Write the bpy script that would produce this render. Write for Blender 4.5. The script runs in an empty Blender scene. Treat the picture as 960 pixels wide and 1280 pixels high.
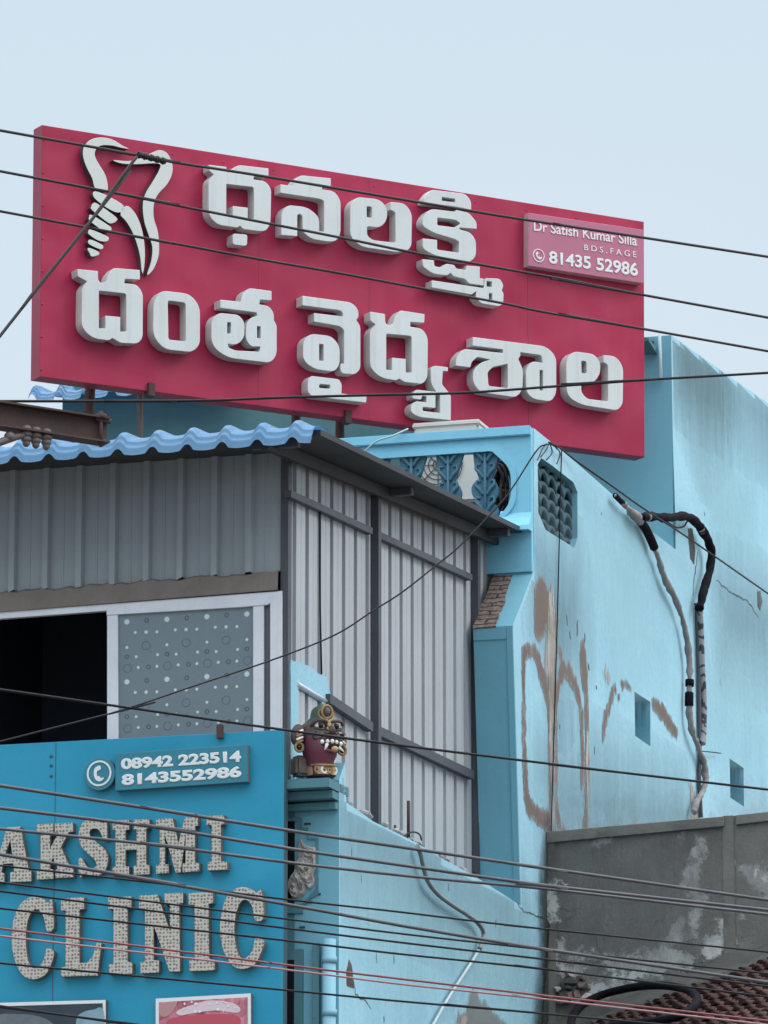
import bpy, bmesh, math, random
from mathutils import Vector, Matrix, noise

random.seed(7)
S = bpy.context.scene
COL = S.collection

# ------------------------------------------------------------------ camera
FPX, HORIZON = 6500.0, 2055.0           # focal length and horizon row, in pixels of a 960x1280 frame
PITCH = math.atan((HORIZON - 640.0) / FPX)
CAM = Vector((0, 0, 1.6))
cam_data = bpy.data.cameras.new('camera')
cam_data.sensor_width = 36.0
cam_data.lens = FPX / 1280.0 * 36.0
cam_data.clip_start = 0.5
cam_data.clip_end = 2000
cam = bpy.data.objects.new('camera', cam_data)
COL.objects.link(cam)
cam.location = CAM
cam.rotation_euler = (math.pi / 2 + PITCH, 0, 0)
S.camera = cam

# ------------------------------------------------------------------ sky, sun, exposure
SUN_EL, SUN_AZ = math.radians(42), math.radians(98)     # azimuth clockwise from +Y
W = bpy.data.worlds.new('World')
S.world = W
W.use_nodes = True
nt = W.node_tree
nt.nodes.clear()
w_out = nt.nodes.new('ShaderNodeOutputWorld')
w_bg = nt.nodes.new('ShaderNodeBackground')
w_sky = nt.nodes.new('ShaderNodeTexSky')
w_sky.sky_type = 'NISHITA'
w_sky.sun_disc = False
w_sky.sun_elevation = SUN_EL
w_sky.sun_rotation = SUN_AZ
w_sky.dust_density = 3.0
w_sky.air_density = 1.0
w_geo = nt.nodes.new('ShaderNodeTexCoord')
w_sep = nt.nodes.new('ShaderNodeSeparateXYZ')
w_ramp = nt.nodes.new('ShaderNodeValToRGB')            # overcast cloud layer, brighter overhead
w_ramp.color_ramp.elements[0].position = 0.0
w_ramp.color_ramp.elements[0].color = (6.4, 7.3, 8.3, 1)
w_ramp.color_ramp.elements[1].position = 1.0
w_ramp.color_ramp.elements[1].color = (27.0, 28.5, 29.5, 1)
e = w_ramp.color_ramp.elements.new(0.16)
e.color = (5.45, 6.22, 6.95, 1)
e = w_ramp.color_ramp.elements.new(0.32)
e.color = (4.88, 5.82, 6.60, 1)
e = w_ramp.color_ramp.elements.new(0.62)
e.color = (15.0, 16.2, 17.0, 1)
w_nz = nt.nodes.new('ShaderNodeTexNoise')
w_nz.inputs['Scale'].default_value = 6.0
w_nz.inputs['Detail'].default_value = 3.0
w_mul = nt.nodes.new('ShaderNodeMath'); w_mul.operation = 'MULTIPLY_ADD'
w_mul.inputs[1].default_value = 0.10
w_mul.inputs[2].default_value = -0.05
w_add = nt.nodes.new('ShaderNodeMath'); w_add.operation = 'ADD'
w_mix = nt.nodes.new('ShaderNodeMixRGB')
w_mix.inputs[0].default_value = 0.92
nt.links.new(w_geo.outputs['Generated'], w_sep.inputs[0])
nt.links.new(w_geo.outputs['Generated'], w_nz.inputs['Vector'])
nt.links.new(w_nz.outputs['Fac'], w_mul.inputs[0])
nt.links.new(w_sep.outputs['Z'], w_add.inputs[0])
nt.links.new(w_mul.outputs[0], w_add.inputs[1])
nt.links.new(w_add.outputs[0], w_ramp.inputs[0])
nt.links.new(w_sky.outputs[0], w_mix.inputs[1])
nt.links.new(w_ramp.outputs[0], w_mix.inputs[2])
nt.links.new(w_mix.outputs[0], w_bg.inputs['Color'])
w_bg.inputs['Strength'].default_value = 0.10
nt.links.new(w_bg.outputs[0], w_out.inputs['Surface'])

sun_data = bpy.data.lights.new('sun', 'SUN')
sun_data.energy = 0.7
sun_data.angle = math.radians(25)
sun_data.color = (1.0, 0.96, 0.9)
sun = bpy.data.objects.new('sun', sun_data)
COL.objects.link(sun)
sv = Vector((math.sin(SUN_AZ) * math.cos(SUN_EL), math.cos(SUN_AZ) * math.cos(SUN_EL), math.sin(SUN_EL)))
sun.rotation_euler = sv.to_track_quat('Z', 'Y').to_euler()
sun.location = (30, 0, 40)
S.view_settings.view_transform = 'Standard'
S.view_settings.look = 'None'
S.view_settings.gamma = 1.0
S.view_settings.exposure = 0.45
S.view_settings.use_curve_mapping = False
S.render.engine = 'CYCLES'
S.cycles.use_denoising = True
S.cycles.max_bounces = 6
S.cycles.transparent_max_bounces = 40

# ------------------------------------------------------------------ helpers: rays and planes
_f = Vector((0, math.cos(PITCH), math.sin(PITCH)))
_u = Vector((0, -math.sin(PITCH), math.cos(PITCH)))
_r = Vector((1, 0, 0))
def ray(x, y):
    return (_f * FPX + _r * (x - 480) + _u * (640 - y)).normalized()
UP = Vector((0, 0, 1))

class Frame:
    """A vertical plane: local x runs along it, local y up, local z out of it."""
    def __init__(self, origin, u):
        self.o = Vector(origin); self.u = Vector((u[0], u[1], 0)).normalized(); self.n = self.u.cross(UP)
        m = Matrix((self.u, UP, self.n)).transposed().to_4x4()
        m.translation = self.o
        self.m = m
    def P(self, x, y, off=0.0):
        d = ray(x, y)
        t = (self.o + self.n * off - CAM).dot(self.n) / d.dot(self.n)
        return CAM + d * t
    def L(self, x, y, off=0.0):
        p = self.P(x, y, off) - self.o
        return (p.dot(self.u), p.z)
    def W(self, a, b, c=0.0):
        return self.o + self.u * a + UP * b + self.n * c
    def local(self, p):
        q = Vector(p) - self.o
        return Vector((q.dot(self.u), q.z, q.dot(self.n)))

DS = Vector((2020, 6652, 0)).normalized()      # depth direction of the building (recedes to the right)
DF = Vector((DS.y, -DS.x, 0))                  # along the street fronts
P0 = CAM + ray(355, 735) * (40.0 / ray(355, 735).y)
F0 = Frame(P0, DF)                             # front of shed and lower house
S0 = Frame(P0, DS)                             # tin side of the shed
S1 = Frame(F0.P(424, 1000), DS)                # blue side wall
F1 = Frame(S1.P(667, 540), DF)                 # front of the terrace parapet
F2 = Frame(S1.P(839, 430), DF)                 # front of the top storey
DB = Vector((11550, 6652, 0)).normalized()
B0 = Frame(F2.P(806, 500, 0.55), DB)           # red sign board (front skin)
FG = Frame(S1.P(684, 1045), DF)                # grey boundary wall
TS = 0.34                                      # teal board skin, in front of F0

# ------------------------------------------------------------------ helpers: objects
def link(o, parent=None, M=None):
    COL.objects.link(o)
    M = M or Matrix()
    if parent is not None:
        o.parent = parent
        pw = parent['_w'] if False else WORLD[parent.name]
        o.matrix_basis = pw.inverted() @ M
    else:
        o.matrix_basis = M
    WORLD[o.name] = M.copy()
    return o
WORLD = {}
def thing(name, label, cat, loc, group=None):
    o = bpy.data.objects.new(name, None)
    o.empty_display_size = 0.2
    o['label'] = label; o['category'] = cat
    if group: o['group'] = group
    return link(o, None, Matrix.Translation(Vector(loc)))
def tag(o, label, cat, group=None):
    o['label'] = label; o['category'] = cat
    if group: o['group'] = group
    return o
def struct(o):
    o['kind'] = 'structure'
    return o
def mobj(name, me, mats, parent=None, M=None):
    if not isinstance(mats, (list, tuple)): mats = [mats]
    idx = [p.material_index for p in me.polygons]
    me.materials.clear()
    for m in mats: me.materials.append(m)
    if len(mats) > 1: me.polygons.foreach_set('material_index', idx)
    me.name = name
    return link(bpy.data.objects.new(name, me), parent, M)
def bobj(name, bm, mats, parent=None, M=None, smooth=False):
    me = bpy.data.meshes.new(name)
    bmesh.ops.recalc_face_normals(bm, faces=bm.faces[:])
    bm.to_mesh(me); bm.free()
    if smooth:
        for p in me.polygons: p.use_smooth = True
    return mobj(name, me, mats, parent, M)

def fillet(poly, seg=5):
    out = []
    n = len(poly)
    for i in range(n):
        p = poly[i]
        r = p[2] if len(p) > 2 else 0
        v = Vector(p[:2])
        if r <= 0:
            out.append(v); continue
        a = Vector(poly[i - 1][:2]) - v; b = Vector(poly[(i + 1) % n][:2]) - v
        la, lb = a.length, b.length
        if la < 1e-9 or lb < 1e-9: out.append(v); continue
        k = min(r, la * 0.48, lb * 0.48)
        s, e_ = v + a / la * k, v + b / lb * k
        for j in range(seg + 1):
            t = j / seg
            out.append(s * (1 - t) ** 2 + v * 2 * t * (1 - t) + e_ * t ** 2)
    return out
def smoothpoly(poly, seg=4):
    """closed Catmull-Rom through the points"""
    n = len(poly); out = []
    P = [Vector(p[:2]) for p in poly]
    for i in range(n):
        p0, p1, p2, p3 = P[i - 1], P[i], P[(i + 1) % n], P[(i + 2) % n]
        for j in range(seg):
            t = j / seg
            out.append(0.5 * ((2 * p1) + (p2 - p0) * t + (2 * p0 - 5 * p1 + 4 * p2 - p3) * t * t + (3 * p1 - p0 - 3 * p2 + p3) * t ** 3))
    return out
def ragged(poly, step, amp, seed=0):
    out = []
    n = len(poly)
    for i in range(n):
        a, b = Vector(poly[i][:2]), Vector(poly[(i + 1) % n][:2])
        d = b - a
        k = max(1, int(d.length / step))
        nn = Vector((-d.y, d.x)).normalized() if d.length > 1e-9 else Vector((0, 0))
        for j in range(k):
            p = a + d * (j / k)
            s = noise.noise(Vector((p.x / step * 0.35, p.y / step * 0.35, seed))) * 1.5 + random.uniform(-0.6, 0.6)
            out.append(p + nn * amp * s)
    return out

def plate_mesh(polys, n0, n1, bevel=0.0, side_slot=True):
    """polys: closed outlines (even-odd fill) in local plane coordinates; extruded from n0 to n1"""
    cu = bpy.data.curves.new('tmp', 'CURVE')
    cu.dimensions = '2D'; cu.fill_mode = 'BOTH'
    cu.extrude = max(1e-5, (n1 - n0) / 2 - bevel)
    if bevel:
        cu.bevel_depth = bevel; cu.bevel_resolution = 1; cu.offset = -bevel
    for p in polys:
        sp = cu.splines.new('POLY')
        sp.points.add(len(p) - 1)
        for k, v in enumerate(p): sp.points[k].co = (v[0], v[1], 0, 1)
        sp.use_cyclic_u = True
    ob = bpy.data.objects.new('tmp', cu)
    me = bpy.data.meshes.new_from_object(ob)
    bpy.data.objects.remove(ob); bpy.data.curves.remove(cu)
    c = (n0 + n1) / 2
    for v in me.vertices: v.co.z += c
    bm = bmesh.new(); bm.from_mesh(me)
    bmesh.ops.remove_doubles(bm, verts=bm.verts[:], dist=1e-5)
    bmesh.ops.recalc_face_normals(bm, faces=bm.faces[:])
    bm.to_mesh(me); bm.free()
    if side_slot:
        for p in me.polygons:
            p.material_index = 0 if abs(p.normal.z) > 0.5 else 1
            p.use_smooth = False
    return me
def plate(name, fr, polys, n0, n1, mats, parent=None, bevel=0.0):
    if not isinstance(mats, (list, tuple)): mats = [mats, mats]
    return mobj(name, plate_mesh(polys, n0, n1, bevel), list(mats), parent, fr.m)
def pxs(fr, pts, off=0.0, z=(0, 0, 1.0)):
    """zoom/photo pixels -> plane coordinates (radius scaled along)"""
    out = []
    for p in pts:
        x, y = z[0] + p[0] / z[2], z[1] + p[1] / z[2]
        a, b = fr.L(x, y, off)
        if len(p) > 2:
            a2, b2 = fr.L(x, y + p[2] / z[2], off)
            out.append((a, b, abs(b2 - b)))
        else: out.append((a, b))
    return out

def catmull(pts, seg=8):
    pts = [Vector(p) for p in pts]
    if len(pts) < 3: return pts
    ext = [pts[0] * 2 - pts[1]] + pts + [pts[-1] * 2 - pts[-2]]
    out = []
    for i in range(1, len(ext) - 2):
        p0, p1, p2, p3 = ext[i - 1:i + 3]
        for j in range(seg):
            t = j / seg
            out.append(0.5 * ((2 * p1) + (p2 - p0) * t + (2 * p0 - 5 * p1 + 4 * p2 - p3) * t * t + (3 * p1 - p0 - 3 * p2 + p3) * t ** 3))
    out.append(pts[-1])
    return out
def add_tube(bm, pts, r, sides=8, cap=True):
    rings = []
    n = len(pts)
    prev = None
    for i, p in enumerate(pts):
        t = (pts[min(i + 1, n - 1)] - pts[max(i - 1, 0)]).normalized()
        if prev is None:
            ref = Vector((0, 0, 1)) if abs(t.z) < 0.9 else Vector((0, 1, 0))
            x = t.cross(ref).normalized()
        else:
            x = (prev - t * prev.dot(t)).normalized()
        prev = x
        y = t.cross(x)
        rr = r(i / max(1, n - 1)) if callable(r) else r
        rings.append([bm.verts.new(p + (x * math.cos(2 * math.pi * k / sides) + y * math.sin(2 * math.pi * k / sides)) * rr) for k in range(sides)])
    for a, b in zip(rings, rings[1:]):
        for k in range(sides):
            f = bm.faces.new((a[k], a[(k + 1) % sides], b[(k + 1) % sides], b[k])); f.smooth = True
    if cap:
        bm.faces.new(rings[0][::-1]); bm.faces.new(rings[-1])
def tube(name, pts, r, mat, parent=None, sides=8, seg=8, M=None):
    bm = bmesh.new()
    add_tube(bm, catmull(pts, seg) if seg else [Vector(p) for p in pts], r, sides)
    me = bpy.data.meshes.new(name); bm.to_mesh(me); bm.free()
    return mobj(name, me, mat, parent, M)
def add_box(bm, lo, hi, M=None):
    vs = [Vector((x, y, z)) for x in (lo[0], hi[0]) for y in (lo[1], hi[1]) for z in (lo[2], hi[2])]
    if M: vs = [M @ v for v in vs]
    v = [bm.verts.new(p) for p in vs]
    for q in ((0, 1, 3, 2), (4, 6, 7, 5), (0, 4, 5, 1), (2, 3, 7, 6), (0, 2, 6, 4), (1, 5, 7, 3)):
        bm.faces.new([v[i] for i in q])
def box(name, fr, lo, hi, mat, parent=None, bevel=0.0):
    bm = bmesh.new(); add_box(bm, lo, hi)
    if bevel: bmesh.ops.bevel(bm, geom=bm.edges[:], offset=bevel, segments=2, affect='EDGES')
    return bobj(name, bm, mat, parent, fr.m)
def add_ell(bm, c, r, M=None, seg=16, rings=10, fn=None):
    T = Matrix.Translation(Vector(c)) @ (M or Matrix()) @ Matrix.Diagonal((r[0], r[1], r[2], 1))
    res = bmesh.ops.create_uvsphere(bm, u_segments=seg, v_segments=rings, radius=1.0, matrix=T)
    for v in res['verts']:
        for f in v.link_faces: f.smooth = True
    return res['verts']
def text_mesh(body, bold=0.0, spacing=1.0):
    cu = bpy.data.curves.new('tmp', 'FONT')
    cu.body = body; cu.size = 1.0; cu.space_character = spacing
    cu.extrude = 0.004; cu.bevel_depth = bold; cu.bevel_resolution = 1
    ob = bpy.data.objects.new('tmp', cu)
    me = bpy.data.meshes.new_from_object(ob)
    bpy.data.objects.remove(ob); bpy.data.curves.remove(cu)
    return me
def text_quad(name, body, fr, quad, n, depth, mat, parent, bold=0.0, spacing=1.0):
    """lettering fitted into a quad (TL, TR, BR, BL) of plane coordinates"""
    me = text_mesh(body, bold, spacing)
    xs = [v.co.x for v in me.vertices]; ys = [v.co.y for v in me.vertices]; zs = [v.co.z for v in me.vertices]
    x0, x1, y0, y1, z0, z1 = min(xs), max(xs), min(ys), max(ys), min(zs), max(zs)
    TL, TR, BR, BL = [Vector(q[:2]) for q in quad]
    for v in me.vertices:
        s, t = (v.co.x - x0) / (x1 - x0), (v.co.y - y0) / (y1 - y0)
        p = (BL * (1 - s) + BR * s) * (1 - t) + (TL * (1 - s) + TR * s) * t
        v.co = (p.x, p.y, n + depth * (v.co.z - z0) / (z1 - z0))
    return mobj(name, me, mat, parent, fr.m)

# ------------------------------------------------------------------ materials
def mat(name, col, rough=0.6, metal=0.0, spec=0.4):
    m = bpy.data.materials.new(name); m.use_nodes = True
    b = m.node_tree.nodes['Principled BSDF']
    b.inputs['Base Color'].default_value = (*col, 1)
    b.inputs['Roughness'].default_value = rough
    b.inputs['Metallic'].default_value = metal
    b.inputs['Specular IOR Level'].default_value = spec
    return m
def worn(name, col, dirt, rough=0.7, amount=0.35, streak=0.4, scale=1.0, bump=0.15, metal=0.0, spec=0.35,
         speck=None, speck_amt=0.0, second=None, second_amt=0.0, streak_dir='Y', streak_col=None):
    """paint or metal with cloudy wear, runs along the local vertical and fine speckle"""
    m = mat(name, col, rough, metal, spec)
    t = m.node_tree; N, L = t.nodes, t.links
    b = N['Principled BSDF']
    tc = N.new('ShaderNodeTexCoord')
    def nz(sc, vec_scale=None, detail=5, rough_=0.6):
        n_ = N.new('ShaderNodeTexNoise')
        n_.inputs['Scale'].default_value = sc; n_.inputs['Detail'].default_value = detail
        n_.inputs['Roughness'].default_value = rough_
        if vec_scale:
            mp = N.new('ShaderNodeMapping'); mp.inputs['Scale'].default_value = vec_scale
            L.new(tc.outputs['Object'], mp.inputs[0]); L.new(mp.outputs[0], n_.inputs['Vector'])
        else: L.new(tc.outputs['Object'], n_.inputs['Vector'])
        return n_
    def ramp(src, lo, hi):
        r = N.new('ShaderNodeMapRange'); r.inputs[1].default_value = lo; r.inputs[2].default_value = hi
        L.new(src, r.inputs[0]); return r.outputs[0]
    def mix(fac, a, bcol, k=1.0):
        x = N.new('ShaderNodeMixRGB')
        if k != 1.0:
            mm = N.new('ShaderNodeMath'); mm.operation = 'MULTIPLY'; mm.inputs[1].default_value = k
            L.new(fac, mm.inputs[0]); fac = mm.outputs[0]
        L.new(fac, x.inputs[0])
        if isinstance(a, tuple): x.inputs[1].default_value = (*a, 1)
        else: L.new(a, x.inputs[1])
        x.inputs[2].default_value = (*bcol, 1)
        return x.outputs[0]
    c = col
    big = nz(0.9 * scale)
    c = mix(ramp(big.outputs['Fac'], 0.42, 0.72), c, dirt, amount)
    if second:
        s2 = nz(2.3 * scale, detail=8)
        c = mix(ramp(s2.outputs['Fac'], 0.56, 0.64), c, second, second_amt)
    if streak > 0:
        v = {'Y': (9 * scale, 0.35 * scale, 9 * scale), 'X': (0.35 * scale, 9 * scale, 9 * scale), 'Z': (9 * scale, 9 * scale, 0.35 * scale)}[streak_dir]
        st = nz(1.0, v, 4, 0.65)
        c = mix(ramp(st.outputs['Fac'], 0.52, 0.80), c, streak_col or dirt, streak)
    fine = nz(38 * scale, detail=4, rough_=0.7)
    dk = tuple(x * 0.72 for x in col)
    c = mix(ramp(fine.outputs['Fac'], 0.5, 0.8), c, dk, 0.30)
    if speck:
        sp = nz(11 * scale, detail=6, rough_=0.75)
        c = mix(ramp(sp.outputs['Fac'], 0.64, 0.68), c, speck, speck_amt)
    L.new(c, b.inputs['Base Color'])
    rr = N.new('ShaderNodeMapRange'); rr.inputs[3].default_value = max(0.05, rough - 0.12); rr.inputs[4].default_value = min(1, rough + 0.15)
    L.new(big.outputs['Fac'], rr.inputs[0]); L.new(rr.outputs[0], b.inputs['Roughness'])
    if bump > 0:
        bp = N.new('ShaderNodeBump'); bp.inputs['Strength'].default_value = bump; bp.inputs['Distance'].default_value = 0.02
        bn = nz(14 * scale, detail=7, rough_=0.65)
        L.new(bn.outputs['Fac'], bp.inputs['Height']); L.new(bp.outputs[0], b.inputs['Normal'])
    return m

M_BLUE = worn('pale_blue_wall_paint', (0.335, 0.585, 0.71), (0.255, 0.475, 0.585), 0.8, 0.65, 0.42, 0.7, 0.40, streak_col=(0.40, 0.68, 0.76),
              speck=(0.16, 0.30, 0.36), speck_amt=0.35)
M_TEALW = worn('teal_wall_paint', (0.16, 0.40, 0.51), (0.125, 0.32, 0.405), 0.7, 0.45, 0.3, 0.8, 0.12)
M_FRONT = worn('grimy_shaded_teal_front', (0.088, 0.225, 0.268), (0.05, 0.14, 0.165), 0.75, 0.6, 0.5, 0.9, 0.2, speck=(0.05, 0.10, 0.115), speck_amt=0.4)  # grimy paint, its colour darkened further to carry the shade on the front
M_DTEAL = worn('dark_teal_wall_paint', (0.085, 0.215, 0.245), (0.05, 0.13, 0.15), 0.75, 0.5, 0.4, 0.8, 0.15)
M_BEAMBLUE = worn('bright_blue_parapet_paint', (0.22, 0.56, 0.74), (0.16, 0.42, 0.55), 0.65, 0.4, 0.25, 1.2, 0.12)
M_PEEL = worn('bare_cement_patch', (0.165, 0.13, 0.116), (0.115, 0.09, 0.08), 0.9, 0.5, 0.3, 2.0, 0.3)
M_PEELW = worn('lime_plaster_patch', (0.42, 0.40, 0.37), (0.17, 0.14, 0.125), 0.9, 0.8, 0.9, 2.5, 0.3)
M_STAIN = worn('black_moss_stain', (0.045, 0.055, 0.055), (0.11, 0.16, 0.17), 0.95, 0.6, 0.5, 3.0, 0.3)
M_RED = worn('maroon_sign_panel', (0.36, 0.016, 0.062), (0.28, 0.013, 0.050), 0.45, 0.5, 0.35, 0.6, 0.02, spec=0.3, streak_col=(0.40, 0.045, 0.10), speck=(0.42, 0.10, 0.15), speck_amt=0.10)
def ripple(m, scale, dist):
    N, L = m.node_tree.nodes, m.node_tree.links
    b = N['Principled BSDF']; old = b.inputs['Normal'].links[0].from_node if b.inputs['Normal'].links else None
    tc = N.new('ShaderNodeTexCoord'); nz = N.new('ShaderNodeTexNoise'); nz.inputs['Scale'].default_value = scale; nz.inputs['Detail'].default_value = 1
    bp = N.new('ShaderNodeBump'); bp.inputs['Strength'].default_value = 1.0; bp.inputs['Distance'].default_value = dist
    L.new(tc.outputs['Object'], nz.inputs['Vector']); L.new(nz.outputs['Fac'], bp.inputs['Height'])
    if old: L.new(bp.outputs[0], old.inputs['Normal'])
    else: L.new(bp.outputs[0], b.inputs['Normal'])
ripple(M_RED, 1.6, 0.05)
M_REDSIDE = worn('maroon_sign_return', (0.27, 0.03, 0.07), (0.20, 0.025, 0.055), 0.5, 0.4, 0.3, 2.0, 0.05)
M_LETTER = worn('white_letter_face', (0.58, 0.615, 0.625), (0.47, 0.49, 0.48), 0.45, 0.5, 0.5, 1.6, 0.03, streak_col=(0.40, 0.40, 0.38), speck=(0.45, 0.44, 0.40), speck_amt=0.2)
M_LSIDE = worn('white_letter_return', (0.56, 0.555, 0.545), (0.36, 0.35, 0.34), 0.6, 0.6, 0.7, 2.5, 0.05)
M_LOGO = worn('silver_logo_face', (0.58, 0.60, 0.58), (0.47, 0.48, 0.46), 0.4, 0.3, 0.15, 2.0, 0.02)
M_LOGOSIDE = mat('dark_logo_return', (0.07, 0.055, 0.06), 0.5)
M_PINK = worn('rose_sign_plate', (0.44, 0.145, 0.225), (0.37, 0.12, 0.19), 0.45, 0.4, 0.2, 3.0, 0.02)
M_PINKSIDE = worn('rose_plate_return', (0.45, 0.30, 0.33), (0.35, 0.24, 0.26), 0.5, 0.4, 0.2, 3.0, 0.03)
M_TEAL = worn('teal_sign_panel', (0.016, 0.27, 0.43), (0.012, 0.21, 0.34), 0.45, 0.4, 0.25, 0.7, 0.02, spec=0.35, streak_col=(0.03, 0.30, 0.43), speck=(0.06, 0.30, 0.40), speck_amt=0.2)
ripple(M_TEAL, 1.4, 0.05)
M_TEALSIDE = worn('teal_sign_return', (0.05, 0.10, 0.13), (0.03, 0.05, 0.06), 0.6, 0.4, 0.3, 2.0, 0.05)
M_PLATE = worn('teal_number_plate', (0.03, 0.20, 0.28), (0.025, 0.16, 0.23), 0.4, 0.4, 0.2, 3.0, 0.02)
M_PLATESIDE = worn('weathered_plate_return', (0.10, 0.14, 0.15), (0.07, 0.09, 0.10), 0.6, 0.4, 0.2, 3.0, 0.04)
M_WHITE = mat('white_lettering', (0.66, 0.70, 0.71), 0.5)
M_OFFW = mat('faded_white_lettering', (0.72, 0.66, 0.68), 0.5)
M_GSHEET = worn('grey_cladding_sheet', (0.30, 0.335, 0.355), (0.24, 0.265, 0.28), 0.55, 0.5, 0.5, 1.0, 0.06, metal=0.0, spec=0.5)
M_LSHEET = worn('pale_cladding_sheet', (0.43, 0.455, 0.48), (0.34, 0.345, 0.36), 0.5, 0.5, 0.5, 1.0, 0.05, spec=0.4, streak_col=(0.36, 0.35, 0.34), speck=(0.30, 0.25, 0.22), speck_amt=0.25)
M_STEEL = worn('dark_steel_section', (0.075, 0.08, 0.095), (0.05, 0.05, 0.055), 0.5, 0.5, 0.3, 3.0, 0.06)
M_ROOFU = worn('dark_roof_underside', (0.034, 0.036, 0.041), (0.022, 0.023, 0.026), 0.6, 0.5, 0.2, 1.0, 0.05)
M_TILEB = worn('blue_tile_sheet', (0.15, 0.36, 0.60), (0.27, 0.42, 0.55), 0.45, 0.5, 0.3, 3.0, 0.06, spec=0.5)
M_DIRT = worn('dusty_brown_channel', (0.22, 0.19, 0.17), (0.14, 0.12, 0.11), 0.85, 0.6, 0.3, 4.0, 0.3)
M_ALU = worn('aluminium_window_frame', (0.68, 0.70, 0.75), (0.48, 0.50, 0.55), 0.38, 0.4, 0.25, 5.0, 0.06, metal=0.25, spec=0.5, speck=(0.72, 0.74, 0.78), speck_amt=0.6)
M_ALUD = worn('dull_window_channel', (0.13, 0.13, 0.15), (0.08, 0.08, 0.09), 0.5, 0.4, 0.3, 4.0, 0.04)
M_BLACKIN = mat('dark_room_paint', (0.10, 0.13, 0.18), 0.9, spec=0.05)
M_VOID = mat('unlit_void', (0.012, 0.015, 0.018), 0.9, spec=0.05)
M_RUST = worn('rusted_steel', (0.075, 0.045, 0.042), (0.045, 0.03, 0.03), 0.75, 0.6, 0.2, 5.0, 0.25, speck=(0.13, 0.075, 0.05), speck_amt=0.5)
M_WOOD = worn('weathered_timber', (0.19, 0.16, 0.14), (0.12, 0.10, 0.09), 0.85, 0.5, 0.6, 4.0, 0.3)
M_WIRE = mat('black_wire_sheath', (0.013, 0.012, 0.016), 0.6, spec=0.2)
M_WIREG = worn('grey_aluminium_conductor', (0.085, 0.085, 0.095), (0.045, 0.045, 0.055), 0.5, 0.5, 0.0, 8.0, 0.1, metal=0.2)
M_WIREB = worn('brown_weathered_conductor', (0.035, 0.025, 0.03), (0.02, 0.016, 0.018), 0.6, 0.5, 0.0, 8.0, 0.1)
M_WIRER = mat('red_wire_sheath', (0.22, 0.055, 0.06), 0.55)
M_WIREP = mat('faded_pink_wire_sheath', (0.33, 0.17, 0.18), 0.55)
M_CONC = worn('blackened_cement_wall', (0.19, 0.188, 0.172), (0.072, 0.072, 0.069), 0.92, 0.85, 0.6, 1.3, 0.4,
              speck=(0.32, 0.33, 0.33), speck_amt=0.45, streak_col=(0.20, 0.20, 0.19), second=(0.075, 0.077, 0.075), second_amt=0.6)
M_EFFL = worn('white_lime_bloom', (0.53, 0.54, 0.535), (0.30, 0.305, 0.305), 0.95, 0.85, 0.4, 4.5, 0.35, speck=(0.10, 0.10, 0.10), speck_amt=0.7)
M_RUBBLE = worn('broken_plaster', (0.46, 0.43, 0.41), (0.26, 0.22, 0.205), 0.95, 0.7, 0.1, 6.0, 0.5, speck=(0.09, 0.08, 0.08), speck_amt=0.6)
M_CLAY = worn('old_clay_tile', (0.088, 0.044, 0.038), (0.045, 0.028, 0.026), 0.85, 0.7, 0.1, 3.5, 0.3, speck=(0.03, 0.025, 0.025), speck_amt=0.5, second=(0.19, 0.085, 0.07), second_amt=0.5)
M_MORTAR = worn('dark_mortar_fillet', (0.10, 0.10, 0.095), (0.06, 0.06, 0.058), 0.95, 0.6, 0.3, 4.0, 0.4)
M_HOSE = mat('black_rubber_hose', (0.008, 0.007, 0.010), 0.85, spec=0.08)
M_TAPE = worn('grey_wrapped_pipe', (0.27, 0.265, 0.27), (0.17, 0.14, 0.125), 0.8, 0.7, 0.3, 6.0, 0.4, speck=(0.09, 0.08, 0.08), speck_amt=0.5, streak_dir='Z')
M_PIPEB = worn('blue_painted_pipe', (0.21, 0.42, 0.52), (0.15, 0.31, 0.39), 0.55, 0.4, 0.3, 3.0, 0.05, streak_dir='Z')
M_FLEX = worn('grey_flexible_conduit', (0.21, 0.24, 0.25), (0.12, 0.13, 0.14), 0.7, 0.5, 0.0, 8.0, 0.1)
M_PALE = worn('pale_plastic_pipe', (0.40, 0.50, 0.54), (0.27, 0.33, 0.36), 0.55, 0.6, 0.0, 6.0, 0.1)
M_ACW = worn('off_white_appliance_paint', (0.62, 0.62, 0.58), (0.48, 0.47, 0.43), 0.5, 0.4, 0.3, 3.0, 0.03)
M_BALUS = worn('shaded_blue_baluster_paint', (0.06, 0.165, 0.24), (0.05, 0.14, 0.20), 0.7, 0.5, 0.2, 5.0, 0.2)  # baluster blue with the shade inside the opening mixed into the colour
M_DARKJ = worn('grimy_teal_lattice', (0.048, 0.115, 0.145), (0.02, 0.048, 0.062), 0.8, 0.6, 0.3, 5.0, 0.25)
M_CER = worn('dusty_porcelain', (0.15, 0.12, 0.115), (0.09, 0.07, 0.07), 0.5, 0.4, 0.0, 8.0, 0.05)
M_FLOOR = worn('cement_floor', (0.20, 0.20, 0.19), (0.14, 0.14, 0.13), 0.9, 0.5, 0.0, 1.0, 0.2)

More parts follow.
